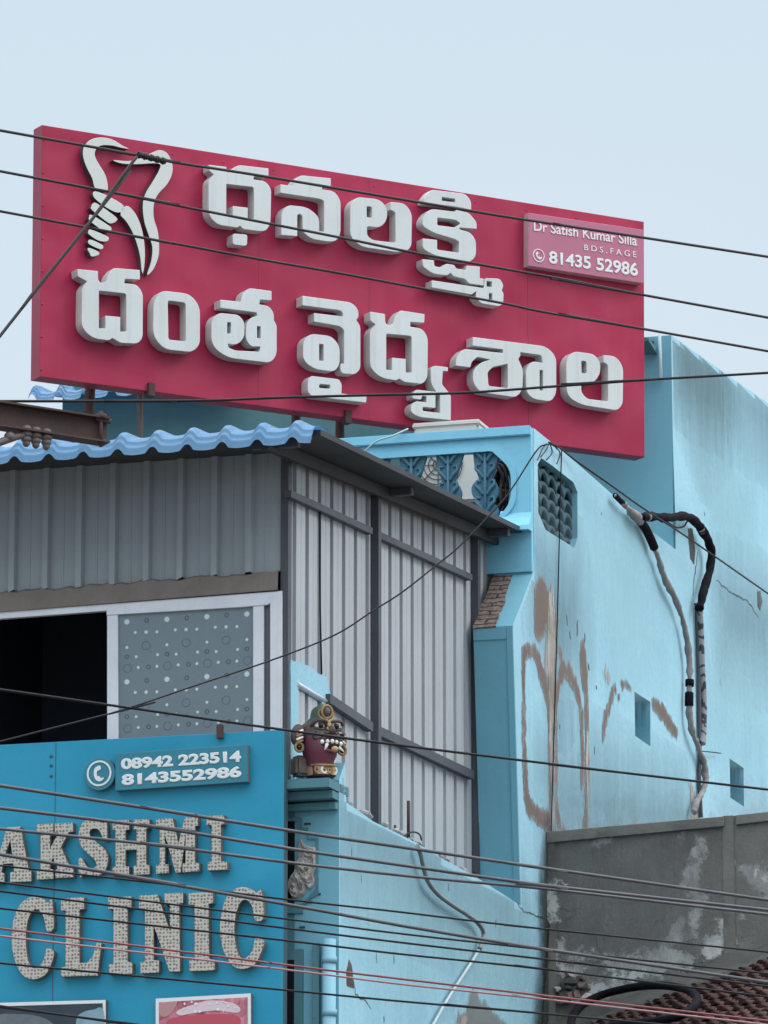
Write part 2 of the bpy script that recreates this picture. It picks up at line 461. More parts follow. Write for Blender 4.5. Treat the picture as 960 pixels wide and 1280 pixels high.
def brick_mat():
    m = mat('exposed_brick', (0.25, 0.16, 0.13), 0.9)
    t = m.node_tree; N, L = t.nodes, t.links
    tc = N.new('ShaderNodeTexCoord'); br = N.new('ShaderNodeTexBrick')
    br.inputs['Color1'].default_value = (0.23, 0.175, 0.15, 1); br.inputs['Color2'].default_value = (0.16, 0.125, 0.11, 1)
    br.inputs['Mortar'].default_value = (0.045, 0.035, 0.035, 1)
    br.inputs['Scale'].default_value = 1.0; br.inputs['Brick Width'].default_value = 0.30; br.inputs['Row Height'].default_value = 0.075
    br.inputs['Mortar Size'].default_value = 0.010
    nz = N.new('ShaderNodeTexNoise'); nz.inputs['Scale'].default_value = 30
    mx = N.new('ShaderNodeMixRGB'); mx.blend_type = 'MULTIPLY'; mx.inputs[0].default_value = 0.8
    rp = N.new('ShaderNodeMapRange'); rp.inputs[1].default_value = 0.3; rp.inputs[2].default_value = 0.7; rp.inputs[3].default_value = 0.45; rp.inputs[4].default_value = 1.3
    nd = N.new('ShaderNodeTexNoise'); nd.inputs['Scale'].default_value = 9.0; nd.inputs['Detail'].default_value = 4
    va = N.new('ShaderNodeVectorMath'); va.operation = 'MULTIPLY_ADD'; va.inputs[1].default_value = (0.10, 0.07, 0.0)
    L.new(tc.outputs['Object'], nd.inputs['Vector']); L.new(nd.outputs['Color'], va.inputs[0]); L.new(tc.outputs['Object'], va.inputs[2])
    L.new(va.outputs[0], br.inputs['Vector']); L.new(tc.outputs['Object'], nz.inputs['Vector'])
    L.new(nz.outputs['Fac'], rp.inputs[0]); L.new(br.outputs['Color'], mx.inputs[1]); L.new(rp.outputs[0], mx.inputs[2])
    L.new(mx.outputs[0], N['Principled BSDF'].inputs['Base Color'])
    bp = N.new('ShaderNodeBump'); bp.inputs['Strength'].default_value = 0.6; bp.inputs['Distance'].default_value = 0.02
    L.new(nz.outputs['Fac'], bp.inputs['Height']); L.new(bp.outputs[0], N['Principled BSDF'].inputs['Normal'])
    return m
M_BRICK = brick_mat()

def stud_mat():
    """letter faces pierced with rows of small lamp holes"""
    m = mat('studded_letter_face', (0.42, 0.405, 0.375), 0.45)
    t = m.node_tree; N, L = t.nodes, t.links
    b = N['Principled BSDF']
    tc = N.new('ShaderNodeTexCoord')
    vo = N.new('ShaderNodeTexVoronoi'); vo.inputs['Scale'].default_value = 36.0; vo.inputs['Randomness'].default_value = 0.35
    mp = N.new('ShaderNodeMapping'); mp.inputs['Scale'].default_value = (1, 1, 0.02)
    L.new(tc.outputs['Object'], mp.inputs[0]); L.new(mp.outputs[0], vo.inputs['Vector'])
    rp = N.new('ShaderNodeValToRGB')
    rp.color_ramp.elements[0].position = 0.20; rp.color_ramp.elements[0].color = (0.16, 0.145, 0.125, 1)
    rp.color_ramp.elements[1].position = 0.46; rp.color_ramp.elements[1].color = (0.47, 0.44, 0.395, 1)
    nz = N.new('ShaderNodeTexNoise'); nz.inputs['Scale'].default_value = 5
    L.new(tc.outputs['Object'], nz.inputs['Vector'])
    mx = N.new('ShaderNodeMixRGB'); mx.blend_type = 'MULTIPLY'; mx.inputs[0].default_value = 0.6
    L.new(vo.outputs['Distance'], rp.inputs[0]); L.new(rp.outputs[0], mx.inputs[1]); L.new(nz.outputs['Color'], mx.inputs[2])
    L.new(rp.outputs[0], b.inputs['Base Color'])
    bp = N.new('ShaderNodeBump'); bp.inputs['Strength'].default_value = 0.8; bp.inputs['Distance'].default_value = 0.01
    L.new(rp.outputs[0], bp.inputs['Height']); L.new(bp.outputs[0], b.inputs['Normal'])
    return m
M_STUD = stud_mat()
M_STUDSIDE = worn('letter_return_dusty', (0.15, 0.13, 0.11), (0.09, 0.08, 0.07), 0.7, 0.5, 0.2, 3.0, 0.1)

def zebra_mat():
    m = mat('taped_conduit', (0.4, 0.4, 0.42), 0.6)
    t = m.node_tree; N, L = t.nodes, t.links
    tc = N.new('ShaderNodeTexCoord'); wv = N.new('ShaderNodeTexWave'); wv.bands_direction = 'Z'
    wv.inputs['Scale'].default_value = 2.3; wv.inputs['Distortion'].default_value = 9; wv.inputs['Detail'].default_value = 3; wv.inputs['Detail Scale'].default_value = 2.5
    rp = N.new('ShaderNodeValToRGB')
    rp.color_ramp.elements[0].position = 0.30; rp.color_ramp.elements[0].color = (0.035, 0.035, 0.04, 1)
    rp.color_ramp.elements[1].position = 0.36; rp.color_ramp.elements[1].color = (0.25, 0.255, 0.27, 1)
    L.new(tc.outputs['Object'], wv.inputs['Vector']); L.new(wv.outputs['Fac'], rp.inputs[0])
    L.new(rp.outputs[0], N['Principled BSDF'].inputs['Base Color'])
    return m
M_ZEBRA = zebra_mat()

def flesh_mat():
    m = mat('clinical_photo_print', (0.5, 0.2, 0.25), 0.35)
    t = m.node_tree; N, L = t.nodes, t.links
    tc = N.new('ShaderNodeTexCoord'); nz = N.new('ShaderNodeTexNoise'); nz.inputs['Scale'].default_value = 7; nz.inputs['Detail'].default_value = 5
    nz.inputs['Distortion'].default_value = 1.2
    rp = N.new('ShaderNodeValToRGB')
    rp.color_ramp.elements[0].position = 0.3; rp.color_ramp.elements[0].color = (0.25, 0.03, 0.05, 1)
    rp.color_ramp.elements[1].position = 0.7; rp.color_ramp.elements[1].color = (0.62, 0.26, 0.33, 1)
    L.new(tc.outputs['Object'], nz.inputs['Vector']); L.new(nz.outputs['Fac'], rp.inputs[0])
    L.new(rp.outputs[0], N['Principled BSDF'].inputs['Base Color'])
    return m
M_FLESH = flesh_mat()

# ------------------------------------------------------------------ the ground
def sheet(name, x0, x1, y0, y1, z, m):
    bm = bmesh.new()
    bm.faces.new([bm.verts.new(p) for p in ((x0, y0, z), (x1, y0, z), (x1, y1, z), (x0, y1, z))])
    return struct(bobj(name, bm, m))
M_EARTH = worn('dusty_earth', (0.20, 0.17, 0.14), (0.14, 0.12, 0.10), 0.95, 0.5, 0.0, 0.4, 0.2)
M_ASPH = worn('asphalt', (0.055, 0.055, 0.056), (0.04, 0.04, 0.04), 0.9, 0.5, 0.0, 0.6, 0.2)
M_PAVE = worn('cement_paving', (0.24, 0.235, 0.22), (0.17, 0.165, 0.155), 0.9, 0.5, 0.0, 1.0, 0.2)
sheet('ground', -400, 400, -300, 500, 0.0, M_EARTH)
sheet('road', -200, 200, 6, 30, 0.004, M_ASPH)
bm = bmesh.new(); add_box(bm, (-200, 30, -0.02), (200, 36, 0.13)); struct(bobj('pavement', bm, M_PAVE))

# ================================================================== the blue house
gz = lambda fr: -fr.o.z                         # ground level in a frame's local y
house = thing('blue_house', 'pale blue plastered building with peeling side wall and a taller storey at its back', 'building', (S1.o.x, S1.o.y, 0))
TH = 0.36                                        # depth of the side wall slab
front_low = [(421, 975), (424, 1011)]
outline = [(424, 975), (431, 953), (433, 1003), (449, 1014), (467, 1027), (492, 1039), (520, 1053), (556, 1075), (590, 1093), (620, 1112), (651, 1132),
           (646, 950), (641, 782), (666, 717), (667, 640), (667, 535), (693, 556), (720, 578), (745, 600), (770, 622), (795, 645), (815, 664), (846, 688),
           (844, 640), (841, 550), (839, 419), (960, 504), (1060, 574)]
pts = pxs(S1, outline)
a_end = S1.L(1060, 574)[0]
pts += [(a_end, gz(S1)), (pts[0][0] + 0.0, gz(S1))]
# clean the top-storey corner so it is plumb
Z3 = (440, 500, 3.2); Z5 = (560, 640, 4.3636); Z6 = (740, 620, 3.0476)
lat = fillet(pxs(S1, [(757, 232), (800, 262), (885, 328), (902, 368), (902, 552), (889, 592), (868, 578), (775, 520), (745, 450), (743, 258)], 0, Z3))
win1 = pxs(S1, [(793, 864.5), (813, 877.5), (813, 933), (794, 920)])
win2 = pxs(S1, [(912, 948), (929.5, 960), (930, 1008.5), (913, 997)])
i_c = outline.index((667, 640)); i_b = outline.index((846, 688))
ar, br = S1.L(667, 640)[0], S1.L(667, 690)[1]
ap = S1.L(844, 640)[0]
par = [(ar, br)] + [p[:2] for p in pts[i_c:i_b]] + [(ap, pts[i_b][1]), (ap, br)]
low = [p[:2] for p in pts[:i_c]] + [(ar, br), (ap, br)] + [p[:2] for p in pts[i_b + 1:]]
plate('side_wall', S1, [low, win1, win2], -TH, 0, [M_BLUE, M_TEALW], house)
plate('parapet_wall', S1, [par, lat], -0.15, 0, [M_BLUE, M_TEALW], house)

# lattice panel in the parapet opening: interlocking scale rings and uprights
la0 = min(p[0] for p in lat); la1 = max(p[0] for p in lat); lb0 = min(p[1] for p in lat); lb1 = max(p[1] for p in lat)
bm = bmesh.new()
nx = 5
pitch = (la1 - la0) / nx
for i in range(nx + 1):
    a = la0 + i * pitch
    add_box(bm, (a - 0.03, lb0 - 0.02, -0.120), (a + 0.03, lb1 + 0.02, -0.055 - 0.01 * (i % 2)))
rows = int((lb1 - lb0) / (pitch * 0.42)) + 1
for j in range(rows + 1):
    for i in range(nx):
        ca = la0 + (i + 0.5) * pitch; cb = lb0 + j * pitch * 0.42
        arc = [Vector((ca + pitch * 0.5 * math.cos(t), cb + pitch * 0.40 * math.sin(t), -0.075)) for t in [math.pi * k / 8 for k in range(9)]]
        add_tube(bm, arc, 0.028, 6)
bobj('lattice_panel', bm, M_DARKJ, house, S1.m)
plate('lattice_backing', S1, [fillet(pxs(S1, [(757, 232), (800, 262), (885, 328), (902, 368), (902, 552), (889, 592), (868, 578), (775, 520), (745, 450), (743, 258)], 0, Z3))], -0.146, -0.125, M_DARKJ, house)
# window shutters deep in the two small openings
for w in (win1, win2):
    a0, a1 = min(p[0] for p in w), max(p[0] for p in w); b0, b1 = min(p[1] for p in w), max(p[1] for p in w)
    box('window_shutter', S1, (a0 - 0.1, b0 - 0.1, -TH - 0.05), (a1 + 0.1, b1 + 0.1, -TH - 0.003), M_DTEAL, house)

# patches where the paint has come away (thin sheets on the wall face)
Z60 = (600, 900, 2.6667); Z5b = (480, 980, 4.268); Z4 = (340, 980, 4.267)
def eroded(name, base, amp, scale, soft=0.004, rim=None, vec=(1, 1, 1), strength=1.0):
    """turns a wear material into one whose edge follows the sheet's own 'edge' distance, broken up by noise"""
    m = base.copy(); m.name = name
    N, L = m.node_tree.nodes, m.node_tree.links
    b = N['Principled BSDF']; out = next(n for n in N if n.type == 'OUTPUT_MATERIAL')
    at = N.new('ShaderNodeAttribute'); at.attribute_name = 'edge'
    tc = N.new('ShaderNodeTexCoord'); mp = N.new('ShaderNodeMapping'); mp.inputs['Scale'].default_value = vec
    nz = N.new('ShaderNodeTexNoise'); nz.inputs['Scale'].default_value = scale; nz.inputs['Detail'].default_value = 9; nz.inputs['Roughness'].default_value = 0.8
    L.new(tc.outputs['Object'], mp.inputs[0]); L.new(mp.outputs[0], nz.inputs['Vector'])
    ma = N.new('ShaderNodeMath'); ma.operation = 'MULTIPLY_ADD'; ma.inputs[1].default_value = amp * 2; ma.inputs[2].default_value = -amp
    L.new(nz.outputs['Fac'], ma.inputs[0])
    ad = N.new('ShaderNodeMath'); ad.operation = 'ADD'
    L.new(at.outputs['Fac'], ad.inputs[0]); L.new(ma.outputs[0], ad.inputs[1])
    r = N.new('ShaderNodeMapRange'); r.inputs[1].default_value = -soft; r.inputs[2].default_value = soft
    r.inputs[4].default_value = strength
    L.new(ad.outputs[0], r.inputs[0])
    if rim:
        src = b.inputs['Base Color'].links[0].from_socket
        r2 = N.new('ShaderNodeMapRange'); r2.inputs[1].default_value = soft; r2.inputs[2].default_value = soft + 0.022
        r2.inputs[3].default_value = 0.45; r2.inputs[4].default_value = 0.0
        L.new(ad.outputs[0], r2.inputs[0])
        mx = N.new('ShaderNodeMixRGB'); L.new(r2.outputs[0], mx.inputs[0]); L.new(src, mx.inputs[1]); mx.inputs[2].default_value = (*rim, 1)
        L.new(mx.outputs[0], b.inputs['Base Color'])
    tr = N.new('ShaderNodeBsdfTransparent'); ms = N.new('ShaderNodeMixShader')
    L.new(r.outputs[0], ms.inputs[0]); L.new(tr.outputs[0], ms.inputs[1]); L.new(b.outputs[0], ms.inputs[2])
    L.new(ms.outputs[0], out.inputs['Surface'])
    return m
M_CHIP = worn('dark_bare_chip', (0.06, 0.06, 0.062), (0.11, 0.10, 0.10), 0.9, 0.6, 0.5, 5.0, 0.3)
E_PEEL = eroded('flaked_cement', M_PEEL, 0.16, 11.0, 0.006, (0.40, 0.46, 0.48), (1.0, 0.45, 1))
E_PEELW = eroded('flaked_lime', M_PEELW, 0.34, 6.0, 0.02, None, (3.0, 0.35, 1))
E_STAIN = eroded('soft_black_moss', M_STAIN, 0.22, 4.0, 0.16, None, (1.0, 0.35, 1))
E_EFFL = eroded('flaked_lime_bloom', M_EFFL, 0.30, 6.0, 0.03)
M_GRIME = worn('grey_rain_grime', (0.12, 0.19, 0.21), (0.16, 0.25, 0.28), 0.9, 0.5, 0.5, 2.0, 0.2)
E_GRIME = eroded('soft_rain_grime', M_GRIME, 0.55, 2.6, 0.75, None, (2.2, 0.30, 1), 0.55)
M_BLEACH = worn('bleached_wall_paint', (0.42, 0.68, 0.75), (0.36, 0.62, 0.70), 0.8, 0.5, 0.3, 2.0, 0.1)
E_BLEACH = eroded('soft_bleached_paint', M_BLEACH, 0.6, 2.4, 0.6, None, (2.2, 0.35, 1), 0.55)
M_CLIGHT = worn('washed_cement', (0.26, 0.26, 0.25), (0.17, 0.17, 0.165), 0.95, 0.7, 0.5, 3.0, 0.3)
E_CLIGHT = eroded('soft_washed_cement', M_CLIGHT, 0.7, 3.0, 0.5, None, (1.5, 0.5, 1), 0.75)
EROD = {M_CLIGHT: E_CLIGHT, M_PEEL: E_PEEL, M_PEELW: E_PEELW, M_STAIN: E_STAIN, M_EFFL: E_EFFL, M_GRIME: E_GRIME, M_BLEACH: E_BLEACH}
PN = [0]
def seg_d(p, a, b):
    d = b - a; l2 = d.length_squared
    t = 0 if l2 < 1e-12 else max(0, min(1, (p - a).dot(d) / l2))
    return (p - (a + d * t)).length
def patch(fr, pts, z, m, parent, off=0.0, step=0.035, amp=0.012, th=0.004, seed=0, name='bare_patch', margin=None, holes=(), clip=None):
    if m not in EROD:
        p = ragged(pxs(fr, pts, off, z), 0.03, 0.012, seed)
        return plate(name, fr, [p], off + 0.0005, off + th, m, parent)
    loops = [[Vector(q[:2]) for q in pxs(fr, l, off, z)] for l in [pts] + list(holes)]
    PN[0] += 1; th = th + 0.00006 * PN[0]
    P = loops[0]
    mg = margin if margin is not None else {M_STAIN: 0.3, M_EFFL: 0.22, M_GRIME: 0.6, M_BLEACH: 0.6, M_CLIGHT: 0.5}.get(m, 0.14)
    x0, x1 = min(p.x for p in P) - mg, max(p.x for p in P) + mg
    y0, y1 = min(p.y for p in P) - mg, max(p.y for p in P) + mg
    st = max(0.022, min(0.06, (x1 - x0) / 12, (y1 - y0) / 12))
    st = max(st, math.sqrt((x1 - x0) * (y1 - y0) / 6000))
    nx_, ny_ = int((x1 - x0) / st) + 1, int((y1 - y0) / st) + 1
    sd = {}
    for i in range(nx_ + 1):
        for j in range(ny_ + 1):
            p = Vector((x0 + (x1 - x0) * i / nx_, y0 + (y1 - y0) * j / ny_))
            ins = False; d = 1e9
            for l in loops:
                for k in range(len(l)):
                    a, b = l[k - 1], l[k]
                    d = min(d, seg_d(p, a, b))
                    if (a.y > p.y) != (b.y > p.y) and p.x < (b.x - a.x) * (p.y - a.y) / (b.y - a.y) + a.x: ins = not ins
            d = d if ins else -d
            if clip:
                ci = False; cd = 1e9
                for k in range(len(clip)):
                    a, b = clip[k - 1], clip[k]
                    cd = min(cd, seg_d(p, a, b))
                    if (a.y > p.y) != (b.y > p.y) and p.x < (b.x - a.x) * (p.y - a.y) / (b.y - a.y) + a.x: ci = not ci
                if not ci: d = -9.0
            sd[i, j] = (p, d)
    bm = bmesh.new(); vm = {}
    def gv(k):
        if k not in vm:
            q, d = sd[k]; vm[k] = (bm.verts.new((q.x, q.y, off + th)), d)
        return vm[k][0]
    for i in range(nx_):
        for j in range(ny_):
            ks = ((i, j), (i + 1, j), (i + 1, j + 1), (i, j + 1))
            if max(sd[k][1] for k in ks) > -mg and min(sd[k][1] for k in ks) > -8: bm.faces.new([gv(k) for k in ks])
    bm.verts.index_update()
    vals = [0.0] * len(bm.verts)
    for v, d in vm.values(): vals[v.index] = d
    me = bpy.data.meshes.new(name); bm.to_mesh(me); bm.free()
    me.attributes.new('edge', 'FLOAT', 'POINT').data.foreach_set('value', vals)
    return mobj(name, me, EROD[m], parent, fr.m)
arch = [(653, 832), (651, 838), (651, 812), (655, 806), (663, 804), (671, 810), (677, 824), (681, 842), (685, 860), (688, 880), (689.5, 920), (690, 1034), (680, 1036), (672, 1031), (658, 1018), (655, 1000), (653, 960), (652, 900)]
hole = [(657.5, 830), (660, 822), (664, 821), (668, 826), (672, 842), (678, 862), (683.5, 885), (685, 930), (686, 1012), (678, 1011), (668, 1006), (661, 994), (658.5, 960), (656.5, 900), (656, 860)]
patch(S1, arch, (0, 0, 1), M_PEEL, house, holes=[hole], th=0.004)
patch(S1, [(490, 360), (500, 345), (515, 352), (530, 380), (548, 450), (550, 540), (545, 600), (520, 680), (490, 705), (470, 660), (466, 560), (472, 440), (478, 380)], Z5, M_PEEL, house, seed=3)
patch(S1, [(552, 400), (570, 410), (577, 560), (588, 650), (590, 760), (578, 900), (574, 1222), (574, 1740), (557, 1740), (553, 1222), (546, 1000), (527, 860), (540, 690), (549, 600)], Z5, M_PEELW, house, seed=4, th=0.006)
patch(S1, [(600, 715), (625, 770), (640, 850), (655, 810), (680, 870), (705, 930), (720, 1000), (735, 1100), (741, 1222), (741, 1500), (722, 1500), (722, 1222), (715, 1080), (690, 990), (660, 925), (640, 910), (615, 950), (600, 1020), (596, 1222), (598, 1600), (620, 1700), (650, 1735), (600, 1738), (584, 1650), (582, 1222), (580, 950), (605, 870), (610, 800), (596, 760)], Z5, M_PEEL, house, seed=5)
patch(S1, [(725, 700), (740, 700), (755, 800), (762, 950), (764, 1222), (766, 1500), (758, 1730), (736, 1735), (745, 1600), (745, 1222), (742, 1000), (722, 900), (718, 780)], Z5, M_PEEL, house, seed=6)
patch(S1, [(752, 1190), (762, 1190), (766, 1500), (760, 1700), (752, 1600)], Z5, M_PEELW, house, seed=7, th=0.006)
patch(S1, [(845, 870), (860, 858), (882, 915), (870, 928)], Z5, M_PEELW, house, seed=8)
patch(S1, [(893, 935), (915, 955), (935, 1010), (935, 1035), (905, 978), (890, 1060), (870, 1130), (852, 1240), (838, 1270), (848, 1100), (870, 1040)], Z5, M_PEEL, house, seed=9)
patch(S1, [(108, 702), (135, 708), (160, 742), (130, 737), (108, 727)], Z6, M_PEEL, house, seed=10)
patch(S1, [(223, 762), (270, 795), (300, 850), (325, 885), (322, 922), (300, 912), (270, 860), (230, 812)], Z6, M_PEEL, house, seed=11)
patch(S1, [(470, 1092), (500, 1130), (560, 1190), (610, 1240), (690, 1320), (410, 1330), (440, 1190), (455, 1130)], Z5b, M_PEEL, house, seed=12)
patch(S1, [(385, 1230), (420, 1212), (436, 1250), (425, 1330), (380, 1330)], Z5b, M_PEELW, house, seed=13, th=0.006)
patch(S1, [(410, 935), (425, 980), (440, 1085), (420, 1088), (397, 1070), (395, 1000)], Z4, M_RUST, house, seed=14)
patch(S1, [(628, 360), (640, 360), (648, 400), (640, 440), (630, 420)], Z6, M_CHIP, house, seed=15)
patch(S1, [(365, 120), (382, 128), (392, 200), (388, 260), (375, 240), (368, 180)], Z6, M_CHIP, house, seed=16)
patch(S1, [(370, 1100), (385, 1110), (392, 1170), (410, 1230), (412, 1290), (372, 1290), (376, 1200)], Z6, M_PEELW, house, seed=17)
patch(S1, [(683, 1042), (691, 1040), (691, 1330), (664, 1330), (672, 1240), (677, 1180), (674, 1120), (680, 1080)], (0, 0, 1), M_STAIN, house, seed=18, amp=0.05)
WALLCLIP = [Vector(p[:2]) for p in pts]
ZC_ = [0]
for g in ([(846, 425), (960, 504), (1000, 530), (1000, 560), (960, 545), (900, 500), (850, 470)], [(850, 425), (900, 462), (905, 520), (880, 560), (850, 480)],
          [(670, 690), (720, 720), (725, 800), (700, 860), (672, 760)], [(680, 960), (740, 960), (850, 1010), (850, 1030), (690, 1045)], [(430, 1012), (470, 1032), (560, 1082), (640, 1130), (640, 1160), (520, 1110), (440, 1060)],
          [(900, 740), (960, 760), (960, 820), (905, 800)]):
    ZC_[0] += 1; patch(S1, g, (0, 0, 1), M_GRIME, house, th=0.0014 + 0.0002 * ZC_[0], name='rain_grime', clip=WALLCLIP)
for g in ([(735, 640), (800, 700), (830, 820), (770, 830), (740, 760)], [(870, 560), (940, 620), (945, 700), (890, 660)], [(440, 1100), (520, 1130), (560, 1230), (470, 1230)], [(560, 1150), (660, 1180), (660, 1270), (590, 1240)], [(880, 800), (950, 850), (950, 930), (890, 900)]):
    ZC_[0] += 1; patch(S1, g, (0, 0, 1), M_BLEACH, house, th=0.0014 + 0.0002 * ZC_[0], name='bleached_patch', clip=WALLCLIP)
# hairline cracks and chips in the plaster
def crack(fr, pts, w, z=(0, 0, 1), parent=None, m=None, name='crack'):
    L_ = [Vector(q[:2]) for q in pxs(fr, pts, 0, z)]
    fine = []
    for a, b in zip(L_, L_[1:]):
        k = max(2, int((b - a).length / 0.05))
        for j in range(k):
            fine.append(a.lerp(b, j / k) + Vector((random.uniform(-1, 1), random.uniform(-1, 1))) * 0.012)
    fine.append(L_[-1])
    left, right = [], []
    for i, p in enumerate(fine):
        t = fine[min(i + 1, len(fine) - 1)] - fine[max(i - 1, 0)]
        nn = Vector((-t.y, t.x)).normalized() * w * random.uniform(0.3, 1.0) * (0.35 + math.sin(math.pi * (i + 0.5) / len(fine)))
        left.append(p + nn); right.append(p - nn)
    return plate(name, fr, [left + right[::-1]], 0.0005, 0.003, m or M_STAIN, parent)
crack(S1, [(646, 1128), (655, 1140), (675, 1146), (690, 1152)], 0.012, parent=house)
crack(S1, [(440, 1085), (445, 1120), (470, 1140), (500, 1155), (528, 1200)], 0.006, Z4, house)
crack(S1, [(895, 725), (915, 742), (935, 752), (948, 772)], 0.010, parent=house)
crack(S1, [(872, 690), (868, 720), (866, 745)], 0.010, parent=house)
for x, y, l in ((708, 768, 14), (722, 775, 20), (731, 790, 22), (712, 790, 9), (735, 830, 8), (743, 935, 8), (700, 905, 6), (752, 640, 3), (745, 855, 7), (692, 880, 7), (452, 1092, 12), (470, 1190, 14), (492, 1195, 10), (480, 1270, 8), (440, 1060, 10), (560, 1105, 8), (620, 1150, 9), (900, 850, 8), (880, 640, 4)):
    crack(S1, [(x, y), (x + random.uniform(-1, 1.5), y + l)], 0.014, parent=house, name='paint_chip')

# dark teal panel edging on the narrow front of the projecting wall
px1 = 0.0
fin_a = S1.L(643, 860)[0]
def front_of_fin(b):                      # local position of the fin's front edge at height b
    (a0, b0), (a1, b1) = S1.L(651, 1132), S1.L(641, 782)
    return a0 + (a1 - a0) * (b - b0) / (b1 - b0)
def fin_piece(name, c0, c1, b0, b1, proud, m):
    bm = bmesh.new()
    vs = []
    for c in (c0, c1):
        for b in (b0, b1):
            for d in (0.0, proud):
                vs.append(bm.verts.new((front_of_fin(b) - d - 0.002 * (d == 0) * -1, b, c)))
    for q in ((0, 1, 3, 2), (4, 6, 7, 5), (0, 4, 5, 1), (2, 3, 7, 6), (0, 2, 6, 4), (1, 5, 7, 3)):
        bm.faces.new([vs[i] for i in q])
    return bobj(name, bm, m, house, S1.m)
fb0, fb1 = S1.L(651, 1132)[1], S1.L(641, 784)[1]
fin_piece('panel_edging', -0.055, -0.002, fb0, fb1 - 0.002, 0.012, M_TEALW)
fin_piece('panel_edging', -TH + 0.002, -0.058, fb1 - 0.10, fb1 - 0.002, 0.012, M_TEALW)
# exposed bricks on the sloped shoulder above it
(sa0, sb0), (sa1, sb1) = S1.L(641, 782), S1.L(666, 717)
sd = Vector((sa1 - sa0, sb1 - sb0)); sl = sd.length; sd.normalize(); sn = Vector((-sd.y, sd.x))
shm = S1.m @ Matrix(((0, sd.x, sn.x, sa0), (0, sd.y, sn.y, sb0), (-1, 0, 0, 0), (0, 0, 0, 1)))
class _Fr: pass
bfr = _Fr(); bfr.m = shm
bp = ragged([(0.15, -0.01), (TH - 0.003, -0.03), (TH - 0.003, sl * 0.99), (0.19, sl * 0.985), (0.17, sl * 0.6)], 0.04, 0.012, 21)
plate('exposed_brickwork', bfr, [bp], 0.0005, 0.012, M_BRICK, house)
# band under the parapet (a moulding on its front)
box('parapet_band', F1, (-TH + 0.005, F1.L(667, 716)[1] + 0.02, 0.002), (-0.02, F1.L(667, 690)[1], 0.02), M_DTEAL, house)

# parapet front with its baluster opening
M_FRONTP = M_BEAMBLUE
o_ = pxs(F1, [(300, 560), (667, 535.5), (667, 668), (300, 694)])
o_[0] = (o_[0][0], F1.L(667, 535.5)[1] - 0.006); o_[1] = (-TH + 0.0, F1.L(667, 535.5)[1] - 0.006)
o_[2] = (-TH + 0.0, F1.L(667, 716)[1]); o_[3] = (o_[3][0], F1.L(667, 716)[1])
opening = pxs(F1, [(330, 589), (596, 568), (607, 569), (612, 574), (612, 652), (330, 674)])
# the right pier sits on the side wall slab; the opening runs left of it
pier_l = -TH
opn = fillet([(o_[0][0] + 0.2, F1.L(596, 568)[1]), (F1.L(618, 568)[0], F1.L(596, 568)[1], 0.02), (F1.L(642, 590)[0], F1.L(642, 588)[1], 0.1), (F1.L(642, 630)[0], F1.L(642, 632)[1], 0.1), (F1.L(620, 655)[0], F1.L(620, 655)[1], 0.02), (o_[0][0] + 0.2, F1.L(620, 655)[1])])
rightw = F1.L(667, 600)[0]
outer = [(o_[0][0], o_[0][1]), (rightw - 0.002, o_[0][1]), (rightw - 0.002, o_[2][1]), (o_[3][0], o_[3][1])]
plate('parapet_front', F1, [outer, opn], 0.004, 0.075, [M_FRONTP, M_BEAMBLUE], house)
# the slab end behind the opening is trimmed visually by a deep dark reveal
box('parapet_coping', F1, (o_[0][0], o_[0][1] - 0.075, 0.076), (rightw, o_[0][1] + 0.012, 0.115), M_BEAMBLUE, house, 0.008)
mold = fillet([(p.x, p.y) for p in opn])
mo = [(p[0], p[1]) for p in opn]
cx_, cy_ = F1.L(600, 615)
big = [(cx_ + (p[0] - cx_) * (1.0 if p[0] < cx_ else 1.16), cy_ + (p[1] - cy_) * 1.12) for p in mo]
plate('opening_moulding', F1, [big, mo], 0.076, 0.095, M_BEAMBLUE, house)
# balusters: leafy cast uprights
zb = Z3
bal_px = [(498, 200), (592, 200), (590, 240), (577, 285), (566, 320), (580, 335), (592, 362), (584, 395), (556, 408), (582, 425), (592, 450), (585, 480), (560, 505), (592, 540), (498, 540), (520, 505), (494, 480), (486, 450), (500, 425), (518, 408), (490, 392), (483, 355), (498, 330), (512, 318), (498, 280), (492, 240)]
bl = [Vector(p[:2]) for p in pxs(F1, bal_px, 0, zb)]
bc = sum((p.x for p in bl)) / len(bl)
bl = smoothpoly([(p.x - bc, p.y) for p in bl], 3)
bme = plate_mesh([bl], -0.01, 0.035, 0.008)
bm = bmesh.new(); bm.from_mesh(bme)
top = max(p.y for p in bl); bot = min(p.y for p in bl); hh = top - bot
for s in (-1, 1):
    for k in range(5):
        y0 = bot + hh * (0.08 + 0.19 * k)
        q = [Vector((s * 0.015, y0, 0.04)), Vector((s * 0.05, y0 + 0.05, 0.05)), Vector((s * 0.085, y0 + 0.09, 0.045)), Vector((s * 0.075, y0 + 0.13, 0.04)), Vector((s * 0.045, y0 + 0.12, 0.04))]
        add_tube(bm, catmull(q, 4), lambda t: 0.019 - 0.008 * t, 6)
add_tube(bm, [Vector((0, bot, 0.045)), Vector((0, top, 0.045))], 0.016, 6)
bm.to_mesh(bme); bm.free()
first = None
for i in range(5):
    a = bc - i * 0.345
    M = F1.m @ Matrix.Translation((a, 0, 0.015))
    if first is None:
        first = mobj('baluster', bme, [M_BALUS, M_BALUS], house, M)
    else:
        c = first.copy(); COL.objects.link(c); c.parent = house
        c.matrix_basis = WORLD[house.name].inverted() @ M
cb_ = thing('cable_coil', 'dark coil of old cable hanging behind the right end of the blue balusters', 'cable', F1.P(625, 620, -0.5))
